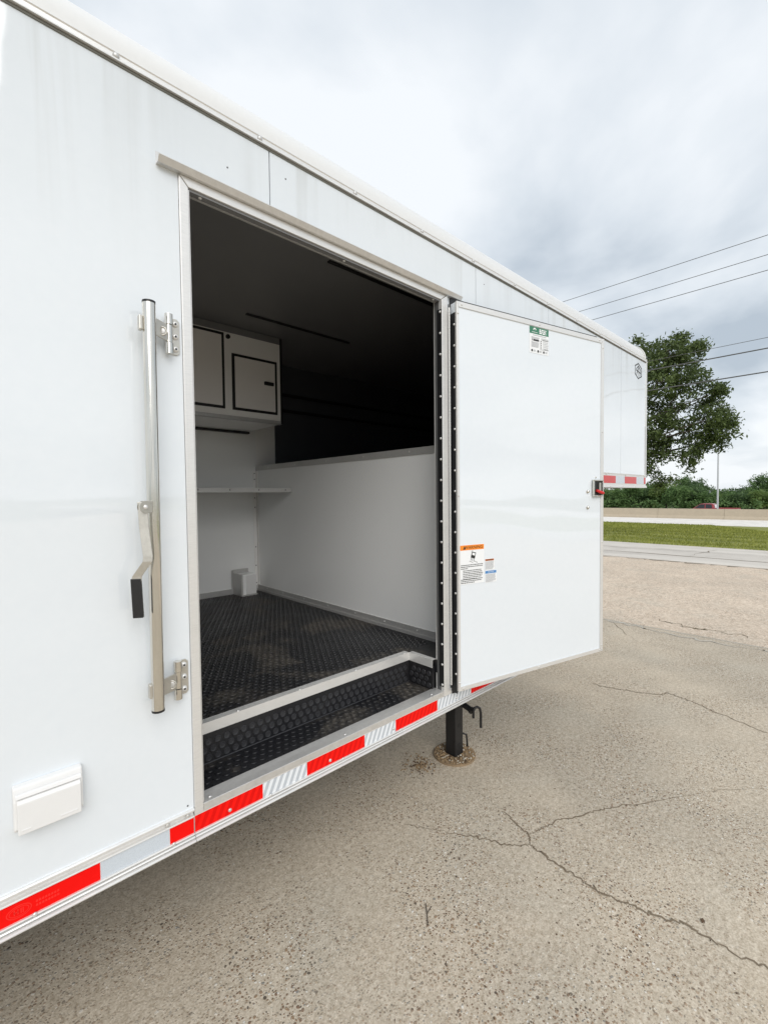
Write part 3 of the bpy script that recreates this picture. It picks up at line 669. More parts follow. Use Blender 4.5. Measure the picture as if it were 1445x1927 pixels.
# latch: bezel, dark well, red lever
lt = MB()
for (a, b, c, d) in ((1.006, 1.098, 1.586, 1.595), (1.006, 1.098, 1.677, 1.686), (1.006, 1.015, 1.595, 1.677), (1.089, 1.098, 1.595, 1.677)): lt.box(a, b, .0046, .018, c, d)
lt.xf(DW).build('latch_bezel', 'zinc_steel', door, bevel=.003)
MB().box(1.015, 1.089, .0046, .0075, 1.595, 1.677).xf(DW).build('latch_well', 'black_plastic', door)
MB().box(1.060, 1.076, .0078, .016, 1.606, 1.668).xf(DW).build('latch_arm', 'galvanised_plate', door, bevel=.002)
MB().tube([DW(1.030, .016, 1.622), DW(1.052, .022, 1.614), DW(1.084, .024, 1.606)], [.008, .0095, .008], 10).build('latch_lever', 'red_lever', door)
bt = MB().dome((0, 0, 0), (dn[0], dn[1], 0), .011, .012, 12).mesh('bolt', 'zinc_steel')
for z in (1.616, 1.523): inst('bolt', bt, door, DW(.969, .0002, z))
inst('bolt', MB().dome((0, 0, 0), (dn[0], dn[1], 0), .006, .005, 10).mesh('bolt', 'zinc_steel'), door, DW(1.045, .0002, 1.70))
# stickers (printed sheets on the door's inner face)
class ST(MB):
    def rect(s, s0, s1, z0, z1, m, lvl): 
        n_ = .0017+.0005*lvl
        return s.add([DW(s0, n_, z0), DW(s1, n_, z0), DW(s1, n_, z1), DW(s0, n_, z1)], [(0, 1, 2, 3)], m)
    def poly(s, pts, m, lvl): return s.add([DW(a, .0017+.0005*lvl, b) for a, b in pts], [tuple(range(len(pts)))], m)
    def sheet(s, s0, s1, z0, z1, m=0):
        t = MB().box(s0, s1, .0004, .0012, z0, z1, m); t.xf(DW); return s.add(t.v, t.f, m)
    def text(s, txt, cx, cz, size, m, lvl, stretch=1.0):
        vs, fs = text_mesh(txt, size); return s.add([DW(cx+x*stretch, .0017+.0005*lvl, cz+y) for x, y, _ in vs], fs, m)
    def lines(s, s0, s1, ztop, n, dz, h, m, seed, indent=0., last=.6):
        r = random.Random(seed)
        for k in range(n):
            z = ztop-k*dz; a = s0+indent; e = s1-r.uniform(0, .02)*(s1-s0)*5
            if k == n-1: e = s0+(s1-s0)*last
            while a < e:
                l = r.uniform(.004, .011)*(h/.0035); s.rect(a, min(a+l, e), z-h, z, m, 1); a += l+.0022*(h/.0035)
st = ST(); st.sheet(.014, .168, 1.169, 1.361)
st.rect(.0155, .1665, 1.335, 1.3595, 1, 0)
st.poly([(.033, 1.3395), (.0485, 1.3395), (.0408, 1.3555)], 2, 1); st.text('!', .0408, 1.3455, .011, 1, 2)
st.text('WARNING', .1, 1.3468, .0215, 2, 1, 1.12)
cxs, czs = .097, 1.306                 # pictogram: tilted van with its tyres skidding
def rot(p, a=-.28): c, s_ = math.cos(a), math.sin(a); return (cxs+p[0]*c-p[1]*s_, czs+p[0]*s_+p[1]*c)
st.poly([rot(p) for p in ((-.013, -.012), (.013, -.012), (.013, .018), (-.013, .018))], 2, 1)
st.poly([rot(p) for p in ((-.009, .002), (.009, .002), (.009, .014), (-.009, .014))], 0, 2)
for k in (-.011, -.002, .008): st.poly([rot(p) for p in ((k, -.026), (k+.0035, -.026), (k+.004, -.012), (k, -.012))], 3, 1)
for (x, z) in ((.072, 1.279), (.08, 1.276), (.088, 1.273), (.1, 1.278), (.108, 1.275), (.116, 1.271)): st.rect(x, x+.007, z, z+.002, 2, 1)
st.poly([(.084, 1.325), (.088, 1.331), (.096, 1.3335), (.096, 1.3318), (.0895, 1.3295), (.0858, 1.3245)], 3, 1)
st.lines(.019, .162, 1.264, 3, .0085, .0034, 2, 1, 0, .3); st.lines(.019, .162, 1.237, 6, .0083, .0034, 2, 2, .013, .7); st.lines(.019, .162, 1.1855+.0085, 3, .0080, .0034, 2, 3, 0, .6)
st.build('warning_sticker', ['sticker_white', 'sticker_orange', 'print_black', 'print_grey'], door)
st = ST(); st.sheet(.174, .238, 1.227, 1.284); st.rect(.175, .233, 1.2725, 1.282, 1, 0); st.text('WARNING', .204, 1.277, .0075, 2, 1, 1.2); st.lines(.176, .235, 1.269, 8, .005, .0024, 3, 5, 0, .8)
st.build('caution_sticker', ['sticker_white', 'sticker_brown', 'print_black', 'print_grey'], door)
st = ST(); st.sheet(.174, .252, 1.164, 1.225); st.rect(.175, .249, 1.209, 1.2225, 1, 0); st.text('NOTICE', .212, 1.2157, .0095, 0, 1, 1.15); st.lines(.178, .247, 1.205, 8, .005, .0024, 3, 6, 0, .7)
st.build('notice_sticker', ['sticker_white', 'sticker_blue', 'print_black', 'print_grey'], door)
st = ST(); g0, g1 = .489, .634; st.sheet(g0, g1, 2.350, 2.4875); st.rect(g0, g1, 2.451, 2.4872, 1, 0)
for k in range(20):                    # round tree-like mark
    a, b = math.pi*(.0+1.25*k/20)-.3, math.pi*(.0+1.25*(k+1)/20)-.3
    st.poly([(.527+.011*math.cos(a), 2.473+.009*math.sin(a)), (.527+.011*math.cos(b), 2.473+.009*math.sin(b)), (.527+.005*math.cos(b), 2.472+.004*math.sin(b)), (.527+.005*math.cos(a), 2.472+.004*math.sin(a))][::-1], 0, 1)
st.lines(.507, .549, 2.4605, 1, .006, .003, 0, 9, 0, 1.); st.lines(.562, .621, 2.4805, 3, .0088, .0066, 0, 10, 0, .9)
st.lines(.515, .615, 2.445, 1, .006, .0028, 3, 11, 0, 1.); st.lines(.503, .565, 2.434, 2, .006, .003, 3, 12, 0, .9); st.lines(.577, .632, 2.434, 2, .006, .0026, 3, 13, 0, .9)
st.rect(.506, .510, 2.4135, 2.423, 2, 1); st.rect(.516, .560, 2.414, 2.4225, 2, 1)
st.lines(.503, .562, 2.408, 5, .0058, .0028, 3, 14, 0, .9)
for (a, b, c, d) in ((.571, .5728, 2.375, 2.424), (.571, .596, 2.3735, 2.3755), (.5945, .5965, 2.3755, 2.420)): st.rect(a, b, c, d, 3, 1)
for k in range(4): st.rect(.5735, .580, 2.382+k*.011, 2.386+k*.011, 2, 1)
st.rect(.586, .633, 2.4235, 2.4275, 3, 1); st.lines(.601, .633, 2.417, 5, .0085, .0026, 3, 15, 0, .9); st.rect(.598, .633, 2.375, 2.379, 3, 1)
for cx_ in (.507, .553, .597):
    st.poly([(cx_+.0065*math.cos(t), 2.3625+.0065*math.sin(t)) for t in np.linspace(0, 2*math.pi, 13)[:-1]], 2, 1); st.lines(cx_+.011, cx_+.028, 2.367, 2, .0055, .0028, 3, int(cx_*1000), 0, .9)
st.build('green_header_sticker', ['sticker_white', 'sticker_green', 'print_black', 'print_grey'], door)

# ---- swing-out grab bar with folding lever, on the skin left of the doorway
BX, BY = .399, -.055
bar = MB().tube([(BX+.003, BY, 2.130), (BX-.0015, BY, 1.015)], .0165, 24).build('grab_bar', 'zinc_steel', TR)
for z0, z1, xx in ((2.130, 2.136, BX+.003), (1.009, 1.015, BX-.0015)): MB().tube([(xx, BY, z0), (xx, BY, z1)], .0168, 24).build('end_cap', 'black_plastic', bar)
bolt2 = MB(); bolt2.dome((0, 0, 0), (0, -1, 0), .0088, .006, 14); bolt2.tube([(0, -.0062, 0), (0, -.0058, 0)], .0032, 8, 1); bolt2 = bolt2.mesh('bolt', ['bright_trim', 'black_plastic'])
for zc_, mt in ((2.072, 'galvanised_plate'), (1.068, 'galvanised_plate')):
    m = MB(); pts = [(.474, -.052), (.492, -.052), (.499, -.045), (.499, .045), (.492, .052), (.474, .052)]
    m.prism([(a, zc_+b) for a, b in pts], lambda a, b, t: (a, t, b), -.0005, -.005); m.build('hinge_plate', mt, bar, bevel=.001)
    for k in (-.036, 0, .036): inst('bolt', bolt2, bar, (.486, -.005, zc_+k))
    for (a, b, yy) in ((.026, .056, 0), (-.024, .0245, .002), (-.056, -.026, 0)): MB().tube([(.464, -.020+yy, zc_+a), (.464, -.020+yy, zc_+b)], .0112 if yy == 0 else .0105, 16).build('hinge_barrel', 'zinc_steel', bar)
    m = MB(); m.add([(BX+.012, BY-.002, zc_-.020), (.462, -.024, zc_-.024), (.462, -.024, zc_+.024), (BX+.012, BY-.002, zc_+.026), (BX+.012, BY+.004, zc_-.020), (.462, -.018, zc_-.024), (.462, -.018, zc_+.024), (BX+.012, BY+.004, zc_+.026)],
                    [(0, 1, 2, 3), (7, 6, 5, 4), (0, 4, 5, 1), (1, 5, 6, 2), (2, 6, 7, 3), (3, 7, 4, 0)]); m.build('bracket_arm', mt, bar, bevel=.001)
    tn = Vector((-.47, -.88, 0)); ta = Vector((.88, -.47, 0)); MB().tube([Vector((.440, -.0385, zc_-.002))+(ta*math.cos(t)+Vector((0, 0, 1))*math.sin(t))*.0115 for t in np.linspace(0, 2*math.pi, 21)], .0022, 8, 0, False).build('bracket_dimple', mt, bar)
    MB().dome(Vector((.440, -.0385, zc_-.002)), tn, .009, .0012, 16).build('bracket_dimple', 'inner_trim', bar)
    MB().box(BX-.024, BX-.014, BY-.006, BY+.012, zc_-.018, zc_+.022).build('weld_tab', mt, bar, bevel=.003)
# lever
def strip(path, w_, t_, wd_, name, mat, bev):
    wd_ = Vector(wd_).normalized(); m = MB(); P = [Vector(p) for p in path]; vs = []
    for i, p in enumerate(P):
        d = (P[min(i+1, len(P)-1)]-P[max(i-1, 0)]).normalized(); nn = d.cross(wd_).normalized()
        vs += [p-wd_*w_-nn*t_, p+wd_*w_-nn*t_, p+wd_*w_+nn*t_, p-wd_*w_+nn*t_]
    fs = [(3, 2, 1, 0), tuple(len(vs)-4+k for k in range(4))]+[(i*4+k, i*4+(k+1) % 4, i*4+4+(k+1) % 4, i*4+4+k) for i in range(len(P)-1) for k in range(4)]
    return m.add(vs, fs).build(name, mat, bar, bevel=bev)
WD = (.86, -.5, 0)
strip([(.3665, -.072, 1.592), (.3685, -.078, 1.52), (.3730, -.088, 1.447), (.3715, -.088, 1.434), (.350, -.068, 1.394), (.348, -.066, 1.37)], .0118, .0028, WD, 'lever', 'galvanised_plate', .0008)
strip([(.348, -.066, 1.388), (.351, -.068, 1.283)], .0128, .0055, WD, 'lever_grip', 'black_plastic', .0015)
m = MB(); cpt = Vector((.3705, -.088, 1.579))
for k in (0, 1):
    y = -.086+k*.022; pr = [(.0165*math.cos(t)+cpt.x, .0165*math.sin(t)+cpt.z) for t in np.linspace(math.pi/2, 3*math.pi/2, 9)]+[(.391, cpt.z-.0155), (.391, cpt.z+.0155)]
    m.prism(pr, lambda a, b, t: (a, t+(a-cpt.x)*.55, b), y, y+.004)
m.build('lever_lug', 'galvanised_plate', bar, bevel=.0006)
MB().dome((cpt.x, -.086, cpt.z), (0, -1, 0), .0065, .004, 12).build('lever_pivot', 'bright_trim', bar)

# ---- weatherproof outlet box low on the side
ob = MB(); ob.px_([(0, .805), (-.022, .807), (-.026, .815), (-.026, .880), (-.018, .911), (0, .914)], .080, .221)
out = ob.build('outlet_box', 'white_plastic', TR, bevel=.004, seg=3)
MB().px_([(-.0265, .803), (-.036, .803), (-.036, .878), (-.031, .884), (-.0265, .886)], .087, .2145).build('outlet_flap', 'white_plastic', out, bevel=.002, seg=3)
MB().px_([(-.0262, .8885), (-.032, .8885), (-.029, .897), (-.0235, .899)], .084, .2175).build('outlet_hood', 'white_plastic', out, bevel=.0015)
for a, b in ((.094, .112), (.17, .206)): MB().box(a, b, -.0372, -.0361, .8125, .8150).build('outlet_ridge', 'white_plastic', out)

# ---- drop-leg jack
JX, JY = 2.205, .335; q = .038
jk = MB().box(JX-q, JX+q, JY-q, JY+q, .012, .50).build('jack_leg', 'black_painted_steel', TR, bevel=.004)
MB().box(JX-.048, JX+.048, JY-.048, JY+.048, .30, .561).build('jack_sleeve', 'black_painted_steel', jk, bevel=.004)
for z in (.198, .075): MB().tube([(JX+.002, JY-q-.0008, z), (JX+.002, JY-q+.004, z)], .015, 16).build('pin_hole', 'black_rubber_seal', jk)
MB().tube([(JX+.015, JY-.045, .335), (JX+.015, JY-.115, .315)], .017, 14).build('pin_housing', 'black_painted_steel', jk)
MB().tube([(JX+.015, JY-.112, .316), (JX+.015, JY-.125, .312)], .021, 14).build('pin_collar', 'black_painted_steel', jk)
MB().tube([(JX+.012, JY-.135, .275), (JX+.012, JY-.135, .315), (JX+.018, JY-.138, .332), (JX+.035, JY-.145, .337), (JX+.055, JY-.15, .325), (JX+.063, JY-.152, .295), (JX+.063, JY-.152, .205)], .008, 10).build('pull_handle', 'black_painted_steel', jk)
MB().tube([(JX+.03, JY+.02, .10), (JX+.085, JY+.0, .105), (JX+.11, JY-.01, .09), (JX+.118, JY-.012, .013)], .006, 8).build('pull_handle', 'black_painted_steel', jk)
MB().tube([(JX, JY, 0.0005), (JX, JY, .012)], .128, 40).build('jack_foot', 'rust_plate', jk, bevel=.002)

# soil crumbs on the jack foot and beside it
def crumbs(name, n, cx_, cy_, rx, z0, mats, label, smin, smax, hole=0., seed=3, heap=0.):
    r = random.Random(seed); m = MB()
    for k in range(n):
        a = r.uniform(0, 6.283); d = rx*(hole+(1-hole)*math.sqrt(r.random())) if hole else rx*abs(r.gauss(0, .5))
        x, y = cx_+d*math.cos(a), cy_+d*math.sin(a); s_ = r.uniform(smin, smax); mt = r.choice(range(len(mats)))
        if hole and abs(x-cx_) < q+.004 and abs(y-cy_) < q+.004: continue
        z = z0+heap*max(0, 1-d/rx)*r.random()
        sq = [s_*r.uniform(.6, 1) for _ in range(3)]; yaw = r.uniform(0, 3)
        vs = []
        for (i, j, l) in ((1, 0, 0), (-1, 0, 0), (0, 1, 0), (0, -1, 0), (0, 0, 1), (.7, .7, .5), (-.7, .7, .5), (.7, -.7, .5), (-.7, -.7, .5)):
            X_, Y_ = i*sq[0]*r.uniform(.8, 1.1), j*sq[1]*r.uniform(.8, 1.1); vs.append((x+X_*math.cos(yaw)-Y_*math.sin(yaw), y+X_*math.sin(yaw)+Y_*math.cos(yaw), z+l*sq[2]*.9))
        m.add(vs, [(0, 2, 5), (2, 1, 6), (1, 3, 8), (3, 0, 7), (4, 5, 6), (4, 6, 8), (4, 8, 7), (4, 7, 5), (0, 5, 7), (2, 6, 5), (1, 8, 6), (3, 7, 8)], mt)
    return tag(m.build(name, mats), label, 'soil', kind='stuff')
crumbs('soil_crumbs', 420, JX, JY, .122, .0121, ['soil', 'soil', 'soil', 'pebble_pale', 'rust_plate', 'rust_plate', 'soil_dark'], 'tan soil crumbs and pebbles lying on the round jack foot', .003, .010, .30, 3, .01)
pc = px(792, 1440, 2, 0)
crumbs('soil_crumbs', 260, pc[0], pc[1], .12, .001, ['soil_dark', 'soil', 'soil', 'soil_dark', 'rust_plate'], 'small scatter of brown soil on the concrete beside the jack foot', .002, .008, 0, 5)
crumbs('loose_grit', 500, 1.7, -.5, 1.6, .0005, ['pebble_pale', 'soil_dark', 'soil', 'rust_plate'], 'loose grit and tiny stones scattered over the concrete lot', .0015, .0045, 0, 9)
tw = px(805, 1722, 2, 0); m = MB()
m.tube([(tw[0]-.034, tw[1]-.030, .004), (tw[0]-.004, tw[1]+.001, .007), (tw[0]+.026, tw[1]+.034, .005)], .0022, 6); m.tube([(tw[0]-.004, tw[1]+.001, .007), (tw[0]+.030, tw[1]+.008, .008)], .0016, 6)
tag(m.build('twig', 'bark'), 'tiny forked dry twig lying on the concrete', 'twig')
lf = px(1322, 1735, 2, 0)
m = MB(); m.add([(lf[0]-.012, lf[1], .002), (lf[0], lf[1]+.008, .006), (lf[0]+.014, lf[1]+.002, .003), (lf[0]+.002, lf[1]-.007, .004)], [(0, 3, 1), (3, 2, 1)])
m.add([(p[0], p[1], p[2]-.0006) for p in m.v[:4]], [(0, 1, 3), (3, 1, 2)])
tag(m.build('dry_leaf', 'soil_dark'), 'single dark dry leaf lying near the long crack', 'leaf')

# ================================================================ BEYOND
# highway barrier in cast lengths
bar_t = tag(empty('highway_barrier', (X_BAR, 15, Z_HWY)), 'long tan concrete barrier wall along the highway', 'barrier')
bp = [(-.30, 0), (-.30, .08), (-.17, .33), (-.11, 1.07), (.11, 1.07), (.17, .33), (.30, .08), (.30, -.25), (-.28, -.25)]
seg = MB().prism(bp, lambda a, b, t: (a, t, b), -3.04, 3.04).mesh('barrier_length', 'barrier_concrete')
for k in range(24): inst('barrier_length', seg, bar_t, (X_BAR, -55+k*6.1, Z_HWY))
# light pole
lp = tag(empty('light_pole', (61.0, 10.22, Z_FAR)), 'tall grey highway light pole behind the barrier', 'light pole')
MB().tube([(61, 10.22, Z_FAR), (61, 10.22, Z_FAR+.05), (61, 10.22, 9.2)], [.10, .095, .06], 12).build('pole', 'galv_pole', lp)
MB().tube([(61, 10.22, 9.1), (61.6, 10.25, 9.5), (62.6, 10.28, 9.65)], [.05, .05, .04], 8).build('arm', 'galv_pole', lp)
MB().box(62.5, 63.2, 10.15, 10.41, 9.58, 9.72).build('lamp_head', 'galv_pole', lp, bevel=.05)
# pickup truck heading left (+Y)
tk = tag(empty('pickup_truck', (64.5, 11.6, Z_FAR)), 'dark red pickup truck driving behind the barrier', 'truck')
def TK(a, x, z): return (64.5+x, 11.6+a, Z_FAR+z)
body = [(-2.75, .55), (-2.72, 1.12), (-.35, 1.14), (1.05, 1.14), (2.35, 1.04), (2.66, .92), (2.72, .55), (2.1, .42), (-2.2, .42)]
m = MB(); m.prism(body, lambda a, b, t: TK(a, t, b), -.96, .96); m.build('body', 'truck_red', tk, bevel=.05)
cabp = [(-.62, 1.13), (-.50, 1.62), (-.30, 1.72), (.62, 1.72), (.85, 1.66), (1.55, 1.13)]
m = MB(); n = len(cabp); vs = [TK(a, -.90+.16*(b-1.13)/.6, b) for a, b in cabp]+[TK(a, .90-.16*(b-1.13)/.6, b) for a, b in cabp]
m.add(vs, [tuple(range(n)), tuple(reversed(range(n, 2*n)))]+[(i, n+i, n+(i+1) % n, (i+1) % n) for i in range(n)]); m.build('cab', 'truck_red', tk, bevel=.04)
def side_win(pts):
    for sgn in (-1, 1):
        off = lambda b: sgn*(.906-.16*(b-1.13)/.6)
        MB().add([TK(a, off(b), b) for a, b in pts], [tuple(range(len(pts)))]).build('side_window', 'glass_dark', tk)
side_win([(.36, 1.18), (1.36, 1.18), (.83, 1.62), (.36, 1.64)]); side_win([(-.38, 1.18), (.28, 1.18), (.28, 1.64), (-.28, 1.62)])
MB().add([TK(1.52, -.72, 1.17), TK(1.52, .72, 1.17), TK(.93, .66, 1.62), TK(.93, -.66, 1.62)], [(0, 1, 2, 3)]).build('windscreen', 'glass_dark', tk)
MB().add([TK(-.635, -.62, 1.18), TK(-.635, .62, 1.18), TK(-.535, .58, 1.58), TK(-.535, -.58, 1.58)], [(0, 3, 2, 1)]).build('rear_window', 'lamp_lens', tk)
m = MB()
for x in (-.93, .85): m.prism([(-2.72, 1.13), (-.66, 1.14), (-.66, 1.22), (-2.72, 1.21)], lambda a, b, t: TK(a, t+x, b), 0, .08)
m.build('bed_rail', 'truck_red', tk)
for sx_ in (-1, 1):
    MB().box(64.5+sx_*.75-.15, 64.5+sx_*.75+.15, 11.6+2.62, 11.6+2.70, Z_FAR+.75, Z_FAR+.9).build('headlight', 'lamp_lens', tk)
    for a in (-1.7, 1.65):
        wh = MB().tube([TK(a, sx_*.98, .38), TK(a, sx_*.72, .38)], .38, 24).build('wheel', 'tyre_rubber', tk)
        MB().tube([TK(a, sx_*.985, .38), TK(a, sx_*.9, .38)], .22, 16).build('rim', 'galv_pole', wh)
# overhead wires along the road
WX = 20.0
wire_lab = ['topmost overhead wire in the sky right of the trailer roof', 'second overhead wire from the top', 'third overhead wire, lowest of the upper three', 'thin faint wire above the two thick lower cables', 'upper thick black cable crossing the oak crown', 'lowest thick black cable crossing the oak crown']
for k, (z18, r_) in enumerate(((9.30, .011), (8.72, .011), (8.26, .011), (6.26, .009), (5.94, .021), (5.235, .021))):
    z = 1.6+(z18-1.6)*WX/18; xo = WX+(0, .5, -.5, 0, .15, 0)[k]; z = 1.6+(z-1.6)*xo/WX
    pts = [(xo, y, z+.00028*(y-4)**2) for y in np.linspace(-46, 56, 40)]
    tag(MB().tube(pts, r_, 6).build('overhead_wire', 'wire_black'), wire_lab[k], 'wire', 'overhead wires along the road')

# ---- trees
def leaf_cloud(C, n_per, spread, size, seed, flat=.75, lift=.15):
    """leaf quads in clusters round centres C (m,3)"""
    g = np.random.default_rng(seed); m = len(C); n = m*n_per
    P = np.repeat(C, n_per, 0)+g.normal(0, 1, (n, 3))*np.array([spread, spread, spread*flat])
    d = g.normal(0, 1, (n, 3)); d[:, 2] = d[:, 2]*.6+lift; d /= np.linalg.norm(d, axis=1)[:, None]
    t = g.normal(0, 1, (n, 3)); t -= d*(t*d).sum(1)[:, None]; t /= np.linalg.norm(t, axis=1)[:, None]; b = np.cross(d, t)
    L_ = (size*g.uniform(.6, 1.3, n))[:, None]; W_ = L_*.42
    return np.stack([P-t*L_, P-b*W_+t*L_*.1, P+t*L_, P+b*W_+t*L_*.1], 1)
def limb(m, a, b, r0_, r1_, seed, bend=.12, n=7):
    r = random.Random(seed); a, b = Vector(a), Vector(b); l = (b-a).length; pts = []
    off = Vector((r.uniform(-1, 1), r.uniform(-1, 1), r.uniform(-.2, 1)))*l*bend
    for i in range(n): t = i/(n-1); pts.append(a.lerp(b, t)+off*math.sin(math.pi*t)+Vector((r.uniform(-1, 1), r.uniform(-1, 1), r.uniform(-1, 1)))*l*.012)
    m.tube(pts, [r0_+(r1_-r0_)*i/(n-1) for i in range(n)], 7, 0, False); return pts
def oak():
    X0, Y0 = 24.0, 9.4; zb = -.012-(X0-16.2)*(Z_HWY)/-30.8 if False else -.012+(X0-16.2)/30.8*(Z_HWY-.018)
    t = tag(empty('oak_tree', (X0, Y0, zb)), 'leafy green oak tree behind the nose of the trailer', 'tree')
    m = MB(); limb(m, (X0, Y0, zb-.1), (X0+.1, Y0, 2.6), .36, .26, 1, .04)
    # crown lobes: pixel outline of the visible side gives direction, the trunk gives distance
    vis = [(1225, 665, 24.4, .95), (1262, 668, 23.4, .85), (1298, 672, 24.3, .60), (1240, 720, 23.2, 1.1), (1300, 722, 23.6, .85), (1335, 748, 24.3, .58), (1270, 770, 24.6, 1.1), (1325, 790, 23.6, .80), (1356, 806, 24.0, .58), (1225, 800, 23.4, 1.0), (1305, 836, 24.2, .72), (1238, 850, 24.0, .72), (1290, 860, 23.6, .48), (1215, 878, 23.6, .42), (1345, 835, 24.2, .48), (1372, 800, 23.8, .22), (1275, 642, 24.0, .35), (1222, 755, 24.2, .9), (1220, 835, 23.8, .8), (1262, 815, 23.9, .8), (1275, 700, 24.2, .9), (1232, 690, 23.6, .9), (1310, 655, 24.4, .30), (1350, 735, 23.8, .35), (1362, 780, 24.6, .35)]
    lobes = [(np.array(px(x, y, 0, X)), r) for x, y, X, r in vis]
    g = np.random.default_rng(11)
    for k in range(17):               # the far side of the crown, hidden by the trailer
        a = g.uniform(0, 6.28); lobes.append((np.array([X0+2.6*math.cos(a)*g.uniform(.4, 1), Y0+1.2+2.8*math.sin(a)*g.uniform(.3, 1), g.uniform(4.4, 7.4)]), g.uniform(.9, 1.25)))
    C = []
    hub = Vector((X0+.1, Y0, 2.6))
    for i, (c, r) in enumerate(lobes):
        pts = limb(m, hub+Vector((0, 0, g.uniform(-.5, .6))), c, .07, .016, 50+i, .10, 9)
        nn = int(30*r*r+10)
        d = g.normal(0, 1, (nn, 3)); d /= np.linalg.norm(d, axis=1)[:, None]
        rad = r*g.uniform(.35, 1.05, nn)**.7
        P = c+d*rad[:, None]*np.array([1, 1, .78]); C.append(P)
        for p in P[:max(6, nn//3)]: limb(m, c+(p-c)*.1, p, .010, .003, int(abs(p[1])*997)+i, .15, 4)
    # loose sprays hanging below and standing above the crown
    for (x, y) in ((1237, 893), (1246, 902), (1253, 908), (1233, 910), (1262, 899), (1243, 918), (1196, 643), (1203, 638), (1380, 795), (1382, 818), (1290, 633), (1276, 628), (1313, 650), (1327, 650), (1358, 760), (1300, 872), (1302, 884)):
        C.append(np.array(px(x, y, 0, 23.8))[None]+g.normal(0, .07, (2, 3)))
    a = px(1232, 872, 0, 23.8); b = px(1245, 905, 0, 23.8); limb(m, a, b, .02, .006, 77); limb(m, b, px(1262, 899, 0, 23.8), .008, .003, 78); limb(m, b, px(1240, 917, 0, 23.8), .008, .003, 79)
    a = px(1222, 885, 0, 23.6); limb(m, a, px(1228, 905, 0, 23.6), .006, .002, 80)
    m.build('trunk', 'bark', t)
    C = np.concatenate(C); quads('crown', leaf_cloud(C, 34, .135, .080, 5, .75, .5), 'oak_leaf', t)
oak()
def far_tree(i, xpix, ytop, X, width, mat, label, group='trees in the far tree line'):
    top = px(xpix, ytop, 0, X); zt = top[2]; Y = top[1]; zb = Z_FAR-.02
    t = tag(empty('broadleaf_tree', (X, Y, zb)), label, 'tree', group)
    m = MB(); limb(m, (X, Y, zb-.05), (X, Y, zb+(zt-zb)*.6), .18, .08, 200+i, .03)
    g = np.random.default_rng(300+i); h = zt-zb; C = []
    for k in range(15):
        a = g.uniform(0, 6.28); rr = width*.5*math.sqrt(g.random())*.8; zz = zb+h*g.uniform(.14, .84); fall = 1-max(0, (zz-zb)/h-.5)*1.1
        c = np.array([X+rr*fall*math.cos(a), Y+rr*fall*math.sin(a), zz]); r = g.uniform(.17, .26)*min(h, width)
        r = min(r, (zt-c[2])*.98)
        d = g.normal(0, 1, (22, 3)); d /= np.linalg.norm(d, axis=1)[:, None]; C.append(c+d*r*g.uniform(.6, 1.05, (22, 1)))
        if k < 6: limb(m, (X, Y, zb+h*.35), c, .07, .02, 900+i*20+k, .08, 5)
    m.build('trunk', 'bark', t)
    quads('crown', leaf_cloud(np.concatenate(C), 13, .26, .20, 400+i, .75, .9), mat, t)
ords = ['first', 'second', 'third', 'fourth', 'fifth', 'sixth', 'seventh', 'eighth', 'ninth', 'tenth', 'eleventh', 'twelfth', 'thirteenth', 'fourteenth', 'fifteenth']
front = [(1128, 917, 92), (1152, 921, 96), (1180, 914, 93), (1206, 918, 95), (1228, 910, 97), (1254, 907, 94), (1276, 915, 90), (1302, 914, 93), (1326, 926, 91), (1347, 930, 94), (1368, 925, 93), (1391, 928, 92), (1412, 921, 95), (1438, 922, 92)]
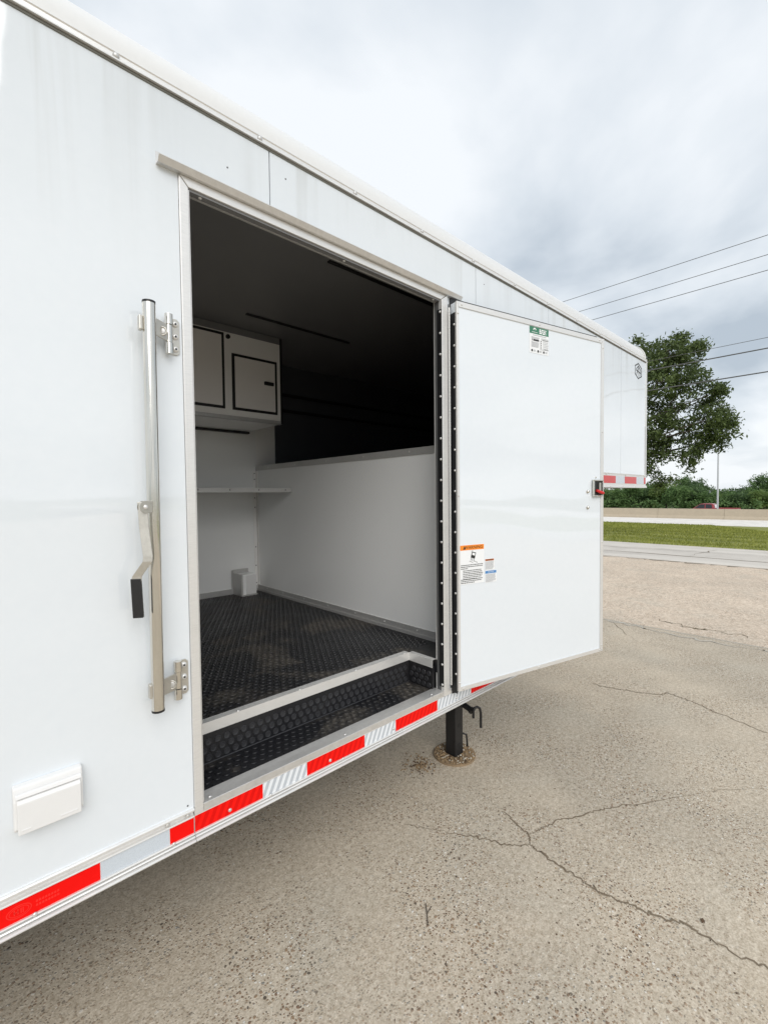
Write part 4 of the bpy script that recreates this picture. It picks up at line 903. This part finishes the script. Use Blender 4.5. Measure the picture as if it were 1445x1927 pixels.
back = [(1140, 918, 118), (1170, 910, 121), (1200, 909, 117), (1235, 905, 120), (1282, 897, 122), (1303, 901, 118), (1322, 909, 121), (1361, 920, 118), (1391, 919, 120), (1418, 911, 117), (1437, 893, 112), (1452, 889, 113)]
for i, (x, y, X) in enumerate(front): far_tree(i, x, y, X, 5.2+(i*37 % 10)*.12, ('far_leaf_a', 'far_leaf_c', 'far_leaf_a', 'far_leaf_b')[i % 4], '%s tree from the left in the front row beyond the barrier' % ords[i])
for i, (x, y, X) in enumerate(back): far_tree(40+i, x, y, X, 6.4+(i*53 % 10)*.15, ('far_leaf_b', 'far_leaf_a', 'far_leaf_b')[i % 3], '%s tree from the left in the back row of the far tree line' % ords[i])
# hedge mass at the feet of the tree line
g = np.random.default_rng(8); n = 1500
C = np.stack([g.uniform(86, 112, n), g.uniform(-25, 75, n), Z_FAR+g.uniform(.1, 2.0, n)**1.0], 1)
tag(quads('undergrowth', leaf_cloud(C, 12, .32, .24, 12, .75, .9), 'far_leaf_a'), 'dark undergrowth at the foot of the far tree line', 'undergrowth', kind='stuff')
# ---- grass on the verge
g = np.random.default_rng(21); n = 120000
u = g.random(n); gx = X_VERGE+.03+(X_HWY-X_VERGE-.06)*u**1.5; gy = g.uniform(-8, 8, n)+(gx-16)*.42+3
z = -.012+(gx-X_VERGE)/(X_HWY-X_VERGE)*(Z_HWY-.018)
clump = .5+.5*np.sin(gx*2.1+np.sin(gy*.7)*1.5); clump = clump*(.5+.5*np.sin(gx*5.3+np.sin(gy*1.3+gx)*2)); keep = g.random(n) < .12+.88*clump; gx, gy, z = gx[keep], gy[keep], z[keep]; n = len(gx)
a = g.uniform(0, 6.28, n); hgt = g.uniform(.03, .085, n)*(1+.6*(gx-16)/30); wv = .012*(1+(gx-16)/14); lean = g.normal(0, .04, (n, 2))
ca, sa = np.cos(a)*wv, np.sin(a)*wv
V = np.stack([np.stack([gx-ca, gy-sa, z-.005], 1), np.stack([gx+ca, gy+sa, z-.005], 1), np.stack([gx+lean[:, 0], gy+lean[:, 1], z+hgt], 1)], 1)
tag(quads('grass', V, 'grass_blade'), 'mown green grass covering the sloping roadside verge', 'grass', kind='stuff')
